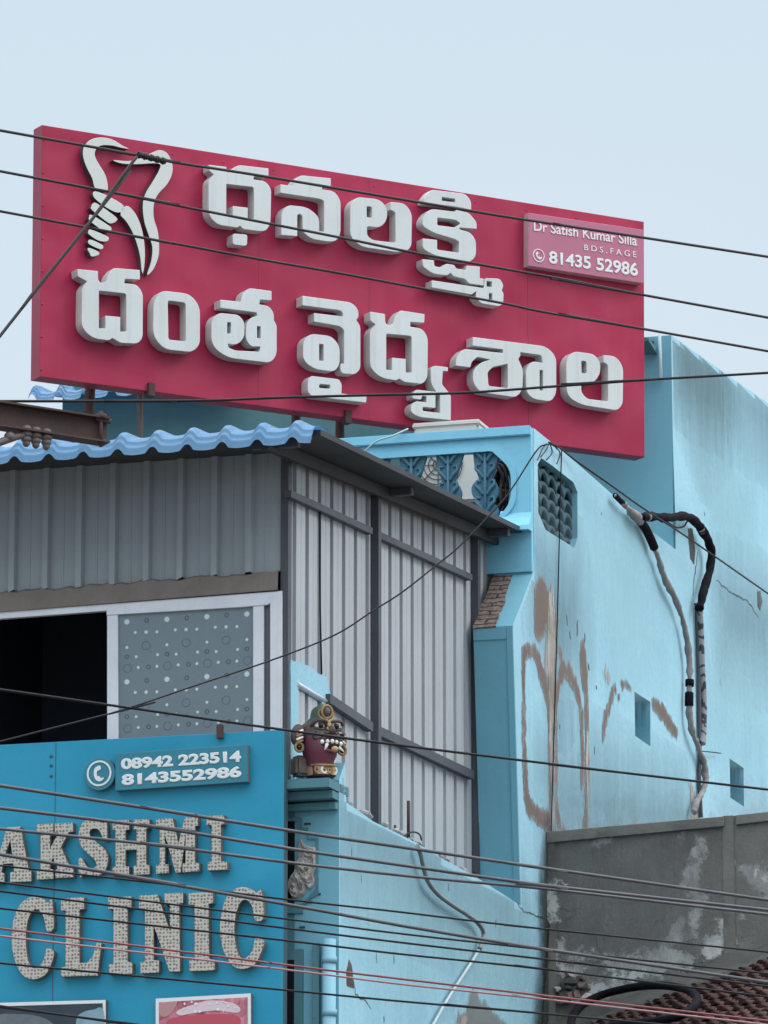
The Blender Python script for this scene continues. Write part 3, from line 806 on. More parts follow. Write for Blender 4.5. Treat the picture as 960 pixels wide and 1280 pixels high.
for k in range(7):
    q0_, r0_ = F1.L(618 + k * 3, 612, -0.45), 0.16 + 0.02 * (k % 3)
    tube('coil_loop', [F1.W(q0_[0] + r0_ * 0.55 * math.cos(t), q0_[1] + r0_ * 1.35 * math.sin(t), -0.45 - k * 0.02) for t in [2 * math.pi * i / 14 for i in range(15)]], 0.016, M_WIRE, cb_, 6, 3)
box('timber_stud', F1, (F1.L(610, 610, -0.7)[0], F1.L(610, 700, -0.7)[1], -0.74), (F1.L(622, 610, -0.7)[0], F1.L(610, 565, -0.7)[1], -0.68), M_WOOD, cb_)
# curved foot ledge at the base of the pier
bm = bmesh.new()
l0, l1 = F1.L(628, 650)[0], rightw
bq = [(0.06, F1.L(640, 640)[1]), (0.10, F1.L(640, 650)[1]), (0.17, F1.L(640, 662)[1]), (0.18, F1.L(640, 668)[1]), (0.06, F1.L(640, 668)[1])]
r0 = [bm.verts.new((l0, b, c)) for c, b in bq]; r1 = [bm.verts.new((l1, b, c)) for c, b in bq]
for k in range(5): bm.faces.new((r0[k], r0[(k + 1) % 5], r1[(k + 1) % 5], r1[k]))
bm.faces.new(r0); bm.faces.new(r1[::-1])
bobj('pier_foot', bm, M_BEAMBLUE, house, F1.m)

# top storey
topb = F2.L(839, 419)[1]
ltop = F2.L(78, 500)[0]
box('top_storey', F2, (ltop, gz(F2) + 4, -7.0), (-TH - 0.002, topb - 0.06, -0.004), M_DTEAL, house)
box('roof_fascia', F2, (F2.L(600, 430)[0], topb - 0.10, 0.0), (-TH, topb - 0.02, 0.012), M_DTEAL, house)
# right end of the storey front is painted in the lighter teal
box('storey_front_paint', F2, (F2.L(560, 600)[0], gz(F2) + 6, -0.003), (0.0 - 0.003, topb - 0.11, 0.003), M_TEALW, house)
# small chajja and white pipe beside the board
bm = bmesh.new()
ca0, ca1 = F2.L(800, 440)[0], F2.L(822, 440)[0]; cb = F2.L(815, 437)[1]
v = [bm.verts.new(p) for p in ((ca0, cb + 0.10, 0.004), (ca1, cb + 0.0, 0.004), (ca1, cb - 0.06, 0.004), (ca0, cb - 0.04, 0.004), (ca0, cb + 0.10, 0.35), (ca1, cb + 0.02, 0.35), (ca1, cb - 0.0, 0.35), (ca0, cb + 0.02, 0.35))]
for q in ((0, 1, 2, 3), (4, 7, 6, 5), (0, 4, 5, 1), (1, 5, 6, 2), (2, 6, 7, 3), (3, 7, 4, 0)): bm.faces.new([v[i] for i in q])
bobj('sunshade', bm, M_DTEAL, house, F2.m)
tag(tube('vent_pipe', [F2.P(824.5, 419, 0.06), F2.P(826.5, 472, 0.06), F2.P(824, 474, 0.06), F2.P(806, 475, 0.06)], 0.016, M_PALE, None, 8, 0), 'thin white pipe running down the teal wall right of the red board', 'pipe')
# terrace floor, inner walls
box('terrace_floor', F1, (-9.5, F1.L(667, 716)[1] - 0.15, -(F2.o - F1.o).dot(DS)), (-TH - 0.002, F1.L(667, 716)[1], 0.0), M_FLOOR, house)
box('front_wall', F1, (-9.5, gz(F1), -0.25), (-TH - 0.002, F1.L(667, 716)[1] - 0.155, 0.0), M_DTEAL, house)

# blue tile-profile sheet along an eave
def tile_lip(name, fr, a0, a1, b_edge, c_edge, period, amp, prof, m, parent, lines=True, seed=0):
    """prof: list of (dy, dz back from edge) steps from the free edge inwards; the wave runs along a"""
    bm = bmesh.new()
    na = int((a1 - a0) / period * 18)
    rows = []
    for (dy, dc, k) in prof:
        row = []
        for i in range(na + 1):
            a = a0 + (a1 - a0) * i / na
            t = ((a - a0) / period) % 1.0
            if t < 0.36: w_ = math.sin(math.pi * t / 0.36) ** 0.8
            else: w_ = -0.20 * math.sin(math.pi * (t - 0.36) / 0.64)
            row.append(bm.verts.new((a, b_edge + dy + amp * k * w_, c_edge - dc)))
        rows.append(row)
    for r0, r1 in zip(rows, rows[1:]):
        for i in range(na):
            f = bm.faces.new((r0[i], r0[i + 1], r1[i + 1], r1[i])); f.smooth = True
    r = bmesh.ops.solidify(bm, geom=bm.faces[:], thickness=0.008)
    return bobj(name, bm, m, parent, fr.m)
prof = [(0, 0, 1), (0.05, 0.036, 1), (0.066, 0.034, 1.08), (0.070, 0.040, 1.06), (0.108, 0.074, 1), (0.122, 0.073, 1.08), (0.126, 0.080, 1.05), (0.16, 0.125, 1.0), (0.178, 0.19, 0.95), (0.19, 0.34, 0.95), (0.21, 0.55, 0.9)]
tile_lip('eave_tiles', F2, F2.L(52, 497)[0], F2.L(300, 490)[0], F2.L(120, 506)[1] - 0.02, 0.42, 0.29, 0.075, [(a * 0.8, b, k) for a, b, k in prof], M_TILEB, house)

# ================================================================== lower front of the house (left of the corner)
corner_a = F0.L(424, 1000)[0]
lz = lambda y, x=390, off=0: F0.L(x, y, off)[1]
lowroot = house
lft = F0.L(-140, 950)[0]
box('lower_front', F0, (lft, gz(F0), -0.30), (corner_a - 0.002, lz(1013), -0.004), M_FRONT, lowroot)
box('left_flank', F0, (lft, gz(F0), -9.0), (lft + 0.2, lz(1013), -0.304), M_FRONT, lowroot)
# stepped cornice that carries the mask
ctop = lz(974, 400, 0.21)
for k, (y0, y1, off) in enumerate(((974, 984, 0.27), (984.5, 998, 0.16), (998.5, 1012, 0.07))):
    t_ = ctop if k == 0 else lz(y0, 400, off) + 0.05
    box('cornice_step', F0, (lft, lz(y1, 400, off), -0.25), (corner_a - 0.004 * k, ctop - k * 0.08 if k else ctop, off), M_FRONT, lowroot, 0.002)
# broken grille niche in the front wall
Zl = Z4
niche_out = [(68, 178), (160, 178), (160, 232), (192, 232), (192, 285), (245, 285), (245, 590), (205, 610), (165, 660), (165, 690), (68, 690)]
nip = pxs(F0, niche_out, 0.012, Zl)
hole_px = [(72, 198), (134, 198), (134, 245), (187, 245), (187, 296), (232, 296), (232, 560), (160, 640), (72, 640)]
niph = pxs(F0, hole_px, 0.012, Zl)
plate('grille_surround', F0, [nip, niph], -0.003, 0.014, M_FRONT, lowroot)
plate('niche_back', F0, [ragged(niph, 0.03, 0.002)], -0.0035, -0.0005, M_VOID, lowroot)
random.seed(11)
rub = ragged(pxs(F0, [(150, 292), (178, 330), (230, 330), (235, 420), (224, 480), (232, 520), (205, 562), (180, 540), (166, 592), (130, 612), (100, 612), (74, 570), (84, 510), (112, 470), (130, 430), (140, 360)], 0.02, Zl), 0.03, 0.012, 5)
cxr = sum(p.x for p in rub) / len(rub); cyr = sum(p.y for p in rub) / len(rub)
bm = bmesh.new(); prev_ = None
NR = 14
for k in range(NR + 1):
    f_ = 1 - k / NR * 0.98
    ring = []
    for p in rub:
        x_, y_ = cxr + (p.x - cxr) * f_, cyr + (p.y - cyr) * f_
        q = Vector((x_, y_, 0))
        h = 0.0 if k == 0 else 0.012 + 0.05 * abs(noise.noise(q * 9)) + 0.045 * abs(noise.noise(q * 21 + Vector((3, 1, 0)))) + 0.02 * noise.noise(q * 55)
        ring.append(bm.verts.new((x_ + noise.noise(q * 30) * 0.008, y_ + noise.noise(q * 31 + Vector((9, 2, 1))) * 0.008, h)))
    if prev_:
        for i in range(len(ring)): bm.faces.new((prev_[i], prev_[(i + 1) % len(ring)], ring[(i + 1) % len(ring)], ring[i]))
    prev_ = ring
bm.faces.new(prev_)
bobj('broken_plaster', bm, M_RUBBLE, lowroot, F0.m)
for (x0, x1, y) in ((170, 205, 213), (215, 258, 588), (170, 215, 630), (75, 160, 684), (145, 175, 765)):
    a0, b0 = pxs(F0, [(x0, y)], 0.01, Zl)[0]; a1 = pxs(F0, [(x1, y)], 0.01, Zl)[0][0]
    box('plaster_slot', F0, (a0, b0 - 0.008, -0.002), (a1, b0 + 0.008, 0.008), M_STAIN, lowroot)
# doorway stub behind the board edge at the foot of the picture
pb = lambda x, y, off=0.0: pxs(F0, [(x, y)], off, Zl)[0]
a0, b0 = pb(72, 885); a1, _ = pb(255, 885)
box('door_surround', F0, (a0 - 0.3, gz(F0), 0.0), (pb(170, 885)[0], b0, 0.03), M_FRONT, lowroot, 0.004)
box('door_opening', F0, (a0 - 0.3, gz(F0), 0.0305), (pb(125, 940)[0], pb(125, 940)[1], 0.034), M_VOID, lowroot)
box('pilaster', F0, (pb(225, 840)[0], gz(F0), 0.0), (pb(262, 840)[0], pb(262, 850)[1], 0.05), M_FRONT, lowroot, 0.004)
dp = thing('drain_pipe', 'pale blue drain pipe running down the corner of the blue house beside the teal board', 'pipe', F0.P(411, 1280, 0.06) - UP * 3)
rr = 0.052
cp = F0.L(412, 1174, 0.06)
pz = [F0.W(cp[0] - 0.002, cp[1], 0.062), F0.W(cp[0], gz(F0), 0.062)]
tube('pipe_run', pz, rr, M_PIPEB, dp, 16, 0)
for y in (1196, 1262):
    q = F0.L(412, y, 0.06)
    tube('pipe_collar', [F0.W(cp[0], q[1], 0.062), F0.W(cp[0], q[1] - 0.05, 0.062)], rr * 1.12, M_PIPEB, dp, 16, 0)

# remnant of blue wall at the shed's front corner
Z8 = (340, 740, 3.6923)
rem = pxs(S0, [(88, 312), (150, 335), (215, 372), (252, 392), (262, 450), (282, 500), (282, 560), (240, 620), (300, 800), (300, 900), (88, 900)], 0.05, Z8)
remh = pxs(S0, [(122, 420), (200, 470), (232, 500), (226, 600), (150, 640), (122, 640)], 0.05, Z8)
plate('corner_wall_remnant', S0, [ragged(rem, 0.08, 0.012, 31), remh], 0.012, 0.05, [M_BLUE, M_BLUE], house)
bm = bmesh.new()
q = [Vector((*pxs(S0, [p], 0.06, Z8)[0], 0.045)) for p in ((122, 424), (268, 512))]
add_tube(bm, q, 0.026, 4)
bobj('white_edge_strip', bm, M_ALU, house, S0.m)

# ================================================================== tin shed on the front terrace
shed = thing('tin_shed', 'tin walled shed with a blue tile edged roof standing above the teal clinic board', 'shed', F0.W(-1.0, lz(960, 300), -1.0))
def corrugated(name, fr, a0, a1, botf, topf, pitch, h, m, parent, c0=0.0, phase=0.0, rib=0.2, jag=0.0, groove=False):
    bm = bmesh.new()
    xs = []
    k = math.floor((a0 - phase) / pitch) - 1
    while phase + k * pitch < a1 + pitch:
        s = phase + k * pitch
        for (t, o) in (((0.0, h), (0.015 * pitch, 0.0), (rib * pitch, 0.0), ((rib + 0.015) * pitch, h), (0.60 * pitch, h), (0.62 * pitch, h * 0.92), (0.66 * pitch, h * 0.92), (0.68 * pitch, h)) if groove else ((0.0, 0.0), (0.05 * pitch, h), (rib * pitch, h), ((rib + 0.05) * pitch, 0.0), (0.58 * pitch, 0.0), (0.60 * pitch, h * 0.12), (0.64 * pitch, h * 0.12), (0.66 * pitch, 0.0))):
            xs.append((s + t, o))
        k += 1
    xs = [x for x in xs if a0 <= x[0] <= a1]
    xs = [(a0, 0.0)] + xs + [(a1, 0.0)]
    lo = []; hi = []
    for a, o in xs:
        b0, b1 = botf(a), topf(a)
        lo.append(bm.verts.new((a, b0 + random.uniform(-jag, jag), c0 + o))); hi.append(bm.verts.new((a, b1, c0 + o)))
    for i in range(len(xs) - 1):
        bm.faces.new((lo[i], lo[i + 1], hi[i + 1], hi[i]))
    return bobj(name, bm, m, parent, fr.m)
def line(fr, p, q, off=0.0):
    (a0, b0), (a1, b1) = fr.L(*p, off), fr.L(*q, off)
    return lambda a: b0 + (b1 - b0) * (a - a0) / (a1 - a0)
# front
fa_r = F0.L(351, 650)[0]
eave_b = F0.L(300, 560)[1]
corrugated('front_cladding', F0, lft, fa_r, line(F0, (0, 742), (350, 715)), lambda a: eave_b + 0.05, 0.284, 0.05, M_GSHEET, shed, 0.0, F0.L(12, 650)[0], 0.22, 0.012)
# dusty channel above the window
l_hi, l_lo = line(F0, (0, 736), (350, 710), 0.06), line(F0, (0, 765), (350, 737), 0.06)
bm = bmesh.new()
N_ = 60; pr = []
for i in range(N_ + 1):
    a = lft + (fa_r - lft) * i / N_
    j = random.uniform(-0.014, 0.014)
    pr.append([bm.verts.new((a, l_hi(a) + j - 0.012, 0.012)), bm.verts.new((a, l_hi(a) + j - 0.035, 0.06)), bm.verts.new((a, l_lo(a) + 0.02, 0.07)), bm.verts.new((a, l_lo(a), 0.07)), bm.verts.new((a, l_lo(a), 0.0))])
for p, q in zip(pr, pr[1:]):
    for k in range(4): bm.faces.new((p[k], q[k], q[k + 1], p[k + 1]))
bobj('window_head_channel', bm, M_DIRT, shed, F0.m)
# corner post
box('corner_post', F0, (F0.L(351.5, 700)[0], lz(1010), -0.075), (F0.L(361, 700)[0], eave_b + 0.12, 0.02), M_STEEL, shed, 0.004)
# side cladding
a_mid0, a_mid1 = S0.L(464, 700)[0], S0.L(472, 700)[0]
a_b0, a_b1 = S0.L(588, 800)[0], S0.L(597, 800)[0]
_e = S0.local(F0.P(394, 541, 0.90)); _q = S0.L(664, 671, 0.36)
roofu = lambda a: _e.y + (_q[1] - _e.y) * (a - _e.x) / (_q[0] - _e.x) - 0.0
corrugated('side_cladding', S0, 0.06, a_b1 + 0.85, lambda a: lz(1180), lambda a: roofu(a) + 0.03, 0.325, 0.062, M_LSHEET, shed, -0.030, 0.12, 0.27, groove=True)
for (x0, x1) in ((463.5, 472), (588, 597)):
    a0, a1 = S0.L(x0, 750, 0.05)[0], S0.L(x1, 750, 0.05)[0]
    am = (a0 + a1) / 2
    box('side_post', S0, (am - 0.045, lz(1200), 0.034), (am + 0.045, roofu(am) - 0.03, 0.10), M_STEEL, shed, 0.004)
def rail(p, q, h=0.055, off=0.07, name='side_rail', m=M_STEEL):
    A, B = S0.L(*p, off), S0.L(*q, off)
    bm = bmesh.new()
    vs = []
    for (a, b) in (A, B):
        for db in (-h / 2, h / 2):
            for c in (0.033, off + 0.02): vs.append(bm.verts.new((a, b + db, c)))
    for f in ((0, 1, 3, 2), (4, 6, 7, 5), (0, 4, 5, 1), (2, 3, 7, 6), (0, 2, 6, 4), (1, 5, 7, 3)): bm.faces.new([vs[i] for i in f])
    return bobj(name, bm, m, shed, S0.m)
rail((361, 617), (463, 664)); rail((473, 669), (588, 722))
rail((410, 873), (463.5, 909), 0.075); rail((473, 914), (590, 969), 0.075)
# roof slab: eave low at the front, rising to the back, oversailing the tin side
R_OUT = 0.36
EAVE = 0.90
_e = S0.local(F0.P(394, 541, EAVE))
aF, bF, cF = _e.x, _e.y, _e.z
aB, bB = S0.L(664, 671, R_OUT)
slope = (bB - bF) / (aB - aF)
bm = bmesh.new()
aB2 = aB - 0.01
pts3 = []
for a, b, co in ((aF + 0.14, bF + 0.14 * slope, cF), (aB2, bB, R_OUT)):
    for c in (co, -7.5):
        pts3.append((a, b, c))
lo_ = [bm.verts.new(p) for p in pts3]; hi_ = [bm.verts.new((p[0], p[1] + 0.045, p[2])) for p in pts3]
for q in ((0, 1, 3, 2),): bm.faces.new([lo_[i] for i in q]); bm.faces.new([hi_[i] for i in q[::-1]])
for i, j in ((0, 1), (1, 3), (3, 2), (2, 0)): bm.faces.new((lo_[i], lo_[j], hi_[j], hi_[i]))
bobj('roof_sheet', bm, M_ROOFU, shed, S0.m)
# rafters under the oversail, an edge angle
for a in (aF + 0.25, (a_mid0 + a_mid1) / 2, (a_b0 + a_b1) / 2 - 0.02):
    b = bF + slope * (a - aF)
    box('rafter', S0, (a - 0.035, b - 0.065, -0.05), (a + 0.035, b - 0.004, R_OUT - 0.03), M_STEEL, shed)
bm = bmesh.new()
for c0, c1, d0, d1 in ((0.10, 0.15, -0.10, -0.004),):
    vs = []
    for a in (aF + 0.02, aB2):
        b = bF + slope * (a - aF)
        for db in (d0, d1):
            for c in (c0, c1): vs.append(bm.verts.new((a, b + db, c)))
    for f in ((0, 1, 3, 2), (4, 6, 7, 5), (0, 4, 5, 1), (2, 3, 7, 6), (0, 2, 6, 4), (1, 5, 7, 3)): bm.faces.new([vs[i] for i in f])
bobj('edge_purlin', bm, M_ROOFU, shed, S0.m)
# blue tile lip along the front eave
eoff = EAVE                                        # how far the eave stands in front of F0
ea1 = F0.L(393, 540, eoff)[0]
per = 0.285
ea0 = lft - 0.3
ea0 = ea1 - per * (round((ea1 - ea0) / per)) - 0.36 * per * 0
eb = F0.L(300, 555, eoff)[1]
tile_lip('eave_tiles', F0, ea0 + per * 0.30, ea1 - 0.0, eb - 0.045, eoff + 0.10, per, 0.048, prof, M_TILEB, shed)
# dark room inside
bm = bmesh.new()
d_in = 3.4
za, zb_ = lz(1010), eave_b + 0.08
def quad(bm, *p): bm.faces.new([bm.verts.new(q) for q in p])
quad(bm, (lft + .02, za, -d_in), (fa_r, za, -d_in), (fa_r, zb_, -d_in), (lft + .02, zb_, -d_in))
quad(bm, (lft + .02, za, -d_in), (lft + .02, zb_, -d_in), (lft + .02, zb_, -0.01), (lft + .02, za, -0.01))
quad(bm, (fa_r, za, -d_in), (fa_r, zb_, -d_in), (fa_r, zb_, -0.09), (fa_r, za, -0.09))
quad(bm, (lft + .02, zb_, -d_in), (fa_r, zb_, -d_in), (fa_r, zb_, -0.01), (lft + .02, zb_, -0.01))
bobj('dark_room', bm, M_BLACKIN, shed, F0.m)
# window
WO = 0.05
tl = line(F0, (0, 765), (350, 738), WO); tb = line(F0, (0, 787), (350, 759), WO)
sashL = [(133, 763), (148, 761.5), (148, 940), (133, 940)]
wnd = plate('window', F0, [pxs(F0, [(-137, 775), (352, 738.5), (352, 960), (342, 960), (342, 752), (334, 756), (317, 757.5), (300, 759), (148, 768), (133, 769), (133, 763.5), (-137, 784)], WO)], 0.0, WO, M_ALU, shed, 0.004)
plate('sash_frame', F0, [pxs(F0, [(134, 761), (318, 746), (330, 745), (330, 960), (134, 960)], 0.035), pxs(F0, [(147.5, 768.5), (316.5, 758), (316.5, 958), (148.5, 958)], 0.035)], 0.008, 0.04, M_ALU, wnd, 0.004)
plate('frame_channel', F0, [pxs(F0, [(331, 752), (341.5, 751), (341.5, 960), (331, 960)], 0.01)], 0.0, 0.012, M_ALUD, wnd)
plate('outer_jamb', F0, [pxs(F0, [(338, 745), (350.5, 741), (350.5, 960), (338, 960)], 0.055)], 0.0505, 0.062, M_ALU, wnd, 0.003)
M_PANE = worn('frosted_glass', (0.155, 0.205, 0.235), (0.125, 0.17, 0.195), 0.22, 0.5, 0.25, 1.5, 0.03, spec=0.6)
pane_poly = [pxs(F0, [(147, 768), (317, 757), (317, 959), (148, 959)], 0.02)]
# etched dot pattern
bm = bmesh.new(); bmr = bmesh.new()
def disc(b_, x, y, r, ring=0.0):
    a, bb = F0.L(x, y, 0.0215)
    k = 1.0 / 162
    n_ = 16
    if ring == 0:
        b_.faces.new([b_.verts.new((a + r * k * math.cos(2 * math.pi * i / n_), bb + r * k * math.sin(2 * math.pi * i / n_), 0.0215)) for i in range(n_)])
    else:
        o = [b_.verts.new((a + r * k * math.cos(2 * math.pi * i / n_), bb + r * k * math.sin(2 * math.pi * i / n_), 0.0215)) for i in range(n_)]
        q = [b_.verts.new((a + (r - ring) * k * math.cos(2 * math.pi * i / n_), bb + (r - ring) * k * math.sin(2 * math.pi * i / n_), 0.0215)) for i in range(n_)]
        for i in range(n_): b_.faces.new((o[i], o[(i + 1) % n_], q[(i + 1) % n_], q[i]))
for row in range(2):
    for c in range(4):
        bx = 423 + 133.3 * c; by = 153 - 8.7 * c + 200 * row
        def Z(dx, dy, r, ring=0.0):
            x, y = bx + dx, by + dy - dx * 0.03
            px_, py_ = x / 2.6667, 720 + y / 2.6667
            if 151 < px_ < 314 and py_ < 950: disc(bmr if ring else bm, px_, py_, r * 0.88 / 2.6667, ring * 0.88 / 2.6667)
        Z(0, 0, 10.5); Z(66, -3, 9, 3); Z(28, 36, 6); Z(64, 36, 7); Z(100, 36, 6)
        Z(0, 85, 6); Z(64, 80, 17, 1.6); Z(0, 116, 9, 3.0); Z(-31, 117, 6); Z(31, 117, 6); Z(2, 155, 17, 1.6); Z(38, 153, 6); Z(72, 152, 9, 3.0); Z(100, 151, 6)
pme = plate_mesh(pane_poly, 0.014, 0.02)
for p in pme.polygons: p.material_index = 0
bmp = bmesh.new(); bmp.from_mesh(pme)
for src, idx in ((bm, 1), (bmr, 2)):
    for f in src.faces:
        nf = bmp.faces.new([bmp.verts.new(v.co) for v in f.verts]); nf.material_index = idx
bmp.to_mesh(pme); bmp.free(); bm.free(); bmr.free()
mobj('pane', pme, [M_PANE, mat('etched_dot_white', (0.55, 0.66, 0.64), 0.5), mat('etched_ring_dark', (0.055, 0.075, 0.09), 0.5)], wnd, F0.m)

# ================================================================== red sign board
board = thing('red_signboard', 'large maroon rooftop signboard with raised white Telugu lettering', 'signboard', B0.P(420, 520) - UP * 1.0)
bp4 = pxs(B0, [(53, 156), (805, 277), (806, 571.5), (49.5, 471)])
# keep the board a true rectangle
bw0 = (bp4[0][0] + bp4[3][0]) / 2; bw1 = (bp4[1][0] + bp4[2][0]) / 2
bh1 = (bp4[0][1] + bp4[1][1]) / 2; bh0 = (bp4[2][1] + bp4[3][1]) / 2
print('board corners', [tuple(round(c, 3) for c in p) for p in bp4])
BT = 0.19
fr_board = fillet([(p[0], p[1]) for p in bp4])
plate('panel', B0, [[(p[0], p[1]) for p in bp4]], -BT, 0, [M_RED, M_REDSIDE], board, 0.006)
# panel joints and rivets
for x in (324, 462, 660):
    a = B0.L(x, 350)[0]
    box('panel_joint', B0, (a - 0.004, bp4[2][1] + 0.02, 0.0), (a + 0.004, bp4[0][1] - 0.02, 0.0025), M_REDSIDE, board)
bm = bmesh.new()
for k in range(8):
    a, b = B0.L(54.5 - k * 0.4, 175 + k * 41)
    add_ell(bm, (a, b, 0.0), (0.011, 0.011, 0.008), None, 8, 6)
for k in range(12):
    a, b = B0.L(90 + k * 63, 169 + k * 10.0)
    add_ell(bm, (a, b - 0.03, 0.0), (0.009, 0.009, 0.006), None, 8, 6)
bobj('rivets', bm, M_REDSIDE, board, B0.m)
LD = 0.13
ZA = (0, 140, 4.0); ZB = (220, 180, 4.3636); ZC = (420, 210, 4.3636); ZD = (620, 250, 4.3636); ZE = (80, 320, 3.4286); ZF = (350, 350, 4.1739); ZG = (540, 390, 3.4286)
def letter(z, outers, holes=(), name='letter', d=LD, mats=None, sm=False):
    polys = [fillet(pxs(B0, p, d, z)) if not sm else smoothpoly(pxs(B0, p, d, z)) for p in list(outers) + list(holes)]
    return plate(name, B0, polys, 0.002, d, mats or [M_LETTER, M_LSIDE], board, 0.004 if not sm else 0.003)
R = lambda x0, y0, x1, y1, r, sk=0.08: [(x0, y0, r), (x1, y0 + (x1 - x0) * sk, r), (x1, y1 + (x1 - x0) * sk, r), (x0, y1, r)]
# first row
letter(ZB, [[(180, 113, 4), (275, 125, 3), (277, 152, 6), (290, 164, 6), (302, 150, 4), (312, 130, 12), (345, 115, 15), (505, 133, 3), (505, 178, 3), (425, 177, 3), (424, 193, 3), (490, 203, 40), (520, 245, 35), (516, 435, 30), (490, 476, 28), (440, 474, 10), (365, 463, 8), (350, 445, 4), (336, 456, 8), (225, 440, 50), (178, 390, 35), (178, 200, 20), (206, 166, 4), (182, 146, 5)],
            [(310, 488, 14), (390, 494, 14), (388, 556, 16), (310, 548, 16)]],
       [[(275, 218, 4), (425, 235, 15), (425, 408, 3), (392, 405, 3), (392, 347, 3), (310, 338, 3), (310, 388, 3), (275, 382, 3)]])
letter(ZB, [[(570, 220, 3), (638, 229, 3), (643, 205, 8), (678, 170, 20), (845, 187, 3), (845, 232, 3), (800, 229, 3), (797, 247, 3), (865, 258, 40), (898, 305, 40), (898, 490, 30), (875, 530, 25), (830, 532, 12), (740, 518, 40), (692, 480, 25), (690, 392, 10), (675, 380, 8), (662, 388, 6), (662, 503, 3), (575, 496, 3), (575, 375, 35), (608, 332, 30), (720, 345, 45), (782, 400, 30), (782, 475, 3), (808, 479, 3), (808, 308, 15), (780, 298, 10), (570, 266, 3)]])
letter(ZC, [[(78, 200, 35), (112, 158, 35), (235, 170, 50), (280, 215, 40), (280, 280, 45), (245, 325, 45), (170, 318, 8), (170, 370, 25), (200, 393, 20), (325, 408, 10), (325, 240, 18), (298, 228, 3), (297, 185, 3), (375, 192, 45), (415, 245, 45), (412, 425, 25), (390, 452, 20), (330, 458, 10), (140, 430, 60), (78, 380, 40)]],
       [[(168, 208, 8), (196, 212, 8), (196, 272, 8), (168, 268, 8)]])
letter(ZC, [[(482, 165, 15), (518, 118, 20), (705, 140, 40), (738, 178, 25), (738, 228, 4), (655, 211, 3), (480, 190, 5)],
            [(472, 275, 35), (512, 222, 30), (650, 238, 4), (656, 228, 3), (725, 245, 10), (768, 295, 28), (768, 332, 3), (674, 325, 3), (674, 334, 3), (735, 352, 35), (764, 395, 30), (764, 480, 30), (735, 512, 25), (690, 508, 8), (540, 478, 40), (472, 440, 25), (474, 384, 3), (552, 392, 3), (552, 445, 10), (670, 462, 4), (672, 402, 8), (650, 388, 8), (530, 352, 50), (472, 315, 30)],
            [(472, 497, 4), (535, 503, 4), (537, 535, 10), (570, 542, 8), (600, 522, 12), (645, 528, 15), (657, 548, 6), (708, 556, 3), (712, 532, 3), (785, 538, 3), (785, 600, 3), (806, 604, 3), (806, 641, 3), (725, 630, 25), (705, 605, 12), (640, 590, 12), (625, 570, 6), (610, 585, 15), (530, 578, 40), (472, 535, 30)],
            [(522, 612, 3), (806, 655, 3), (812, 600, 15), (895, 603, 25), (915, 640, 20), (905, 668, 3), (915, 685, 10), (912, 740, 15), (890, 754, 12), (790, 738, 25), (762, 705, 12), (766, 672, 3), (740, 690, 3), (522, 652, 3)]],
       [[(578, 158, 2), (650, 168, 2), (650, 187, 2), (578, 178, 2)], [(553, 270, 6), (655, 283, 15), (680, 303, 8), (648, 324, 4), (553, 312, 8)],
        [(822, 616, 4), (850, 620, 4), (850, 650, 4), (822, 646, 4)], [(835, 682, 5), (853, 684, 5), (853, 724, 5), (835, 720, 5)]])
# second row
letter(ZA, [[(386, 785, 4), (490, 795, 3), (491, 838, 8), (503, 855, 8), (530, 850, 6), (540, 815, 15), (568, 779, 15), (700, 790, 3), (700, 838, 3), (625, 834, 3), (622, 856, 3), (685, 862, 35), (715, 905, 35), (714, 1128, 30), (690, 1158, 28), (605, 1155, 10), (562, 1130, 4), (545, 1142, 8), (465, 1132, 55), (408, 1080, 40), (410, 880, 20), (436, 847, 4), (390, 822, 8)]],
       [[(495, 893, 6), (632, 908, 15), (632, 1098, 3), (602, 1098, 3), (602, 1025, 3), (527, 1018, 3), (527, 1082, 3), (495, 1082, 6)]])
letter(ZE, [[(384, 195, 40), (415, 147, 35), (540, 162, 50), (583, 215, 40), (583, 380, 40), (550, 412, 30), (430, 400, 60), (382, 345, 40)]],
       [[(445, 190, 12), (522, 200, 15), (522, 366, 8), (448, 358, 10)]])
letter(ZE, [[(670, 187, 3), (758, 196, 3), (764, 160, 15), (795, 137, 15), (890, 150, 3), (890, 190, 3), (840, 187, 3), (838, 207, 3), (880, 215, 25), (900, 245, 25), (900, 275, 3), (912, 297, 15), (912, 425, 28), (885, 458, 25), (700, 436, 60), (632, 385, 40), (632, 275, 35), (662, 243, 30), (750, 252, 30), (775, 285, 20), (773, 350, 25), (745, 380, 25), (702, 376, 3), (705, 392, 8), (735, 405, 10), (838, 410, 3), (842, 388, 3), (800, 388, 25), (779, 355, 20), (781, 290, 25), (805, 262, 15), (828, 258, 3), (826, 242, 3), (670, 222, 3)]],
       [[(700, 283, 3), (716, 285, 3), (716, 333, 3), (700, 331, 3)], [(828, 300, 3), (843, 302, 3), (843, 353, 3), (828, 351, 3)]])
letter(ZF, [[(118, 82, 3), (375, 117, 35), (410, 155, 25), (410, 195, 10), (398, 208, 3), (420, 240, 25), (420, 465, 30), (392, 493, 20), (325, 487, 15), (316, 470, 3), (316, 437, 3), (335, 437, 3), (335, 258, 15), (310, 240, 10), (178, 217, 3), (178, 172, 3), (328, 190, 4), (328, 168, 12), (310, 157, 8), (118, 132, 3)],
            [(122, 315, 40), (160, 280, 35), (270, 292, 45), (313, 345, 35), (312, 440, 30), (285, 478, 25), (180, 465, 45), (120, 420, 35)],
            [(145, 522, 18), (162, 500, 12), (310, 518, 20), (323, 545, 15), (321, 592, 4), (452, 608, 3), (450, 640, 3), (300, 622, 5), (165, 606, 20), (145, 582, 12)]],
       [[(205, 333, 3), (228, 336, 3), (228, 422, 3), (205, 420, 3)], [(205, 542, 8), (262, 547, 8), (262, 568, 8), (205, 563, 8)]])
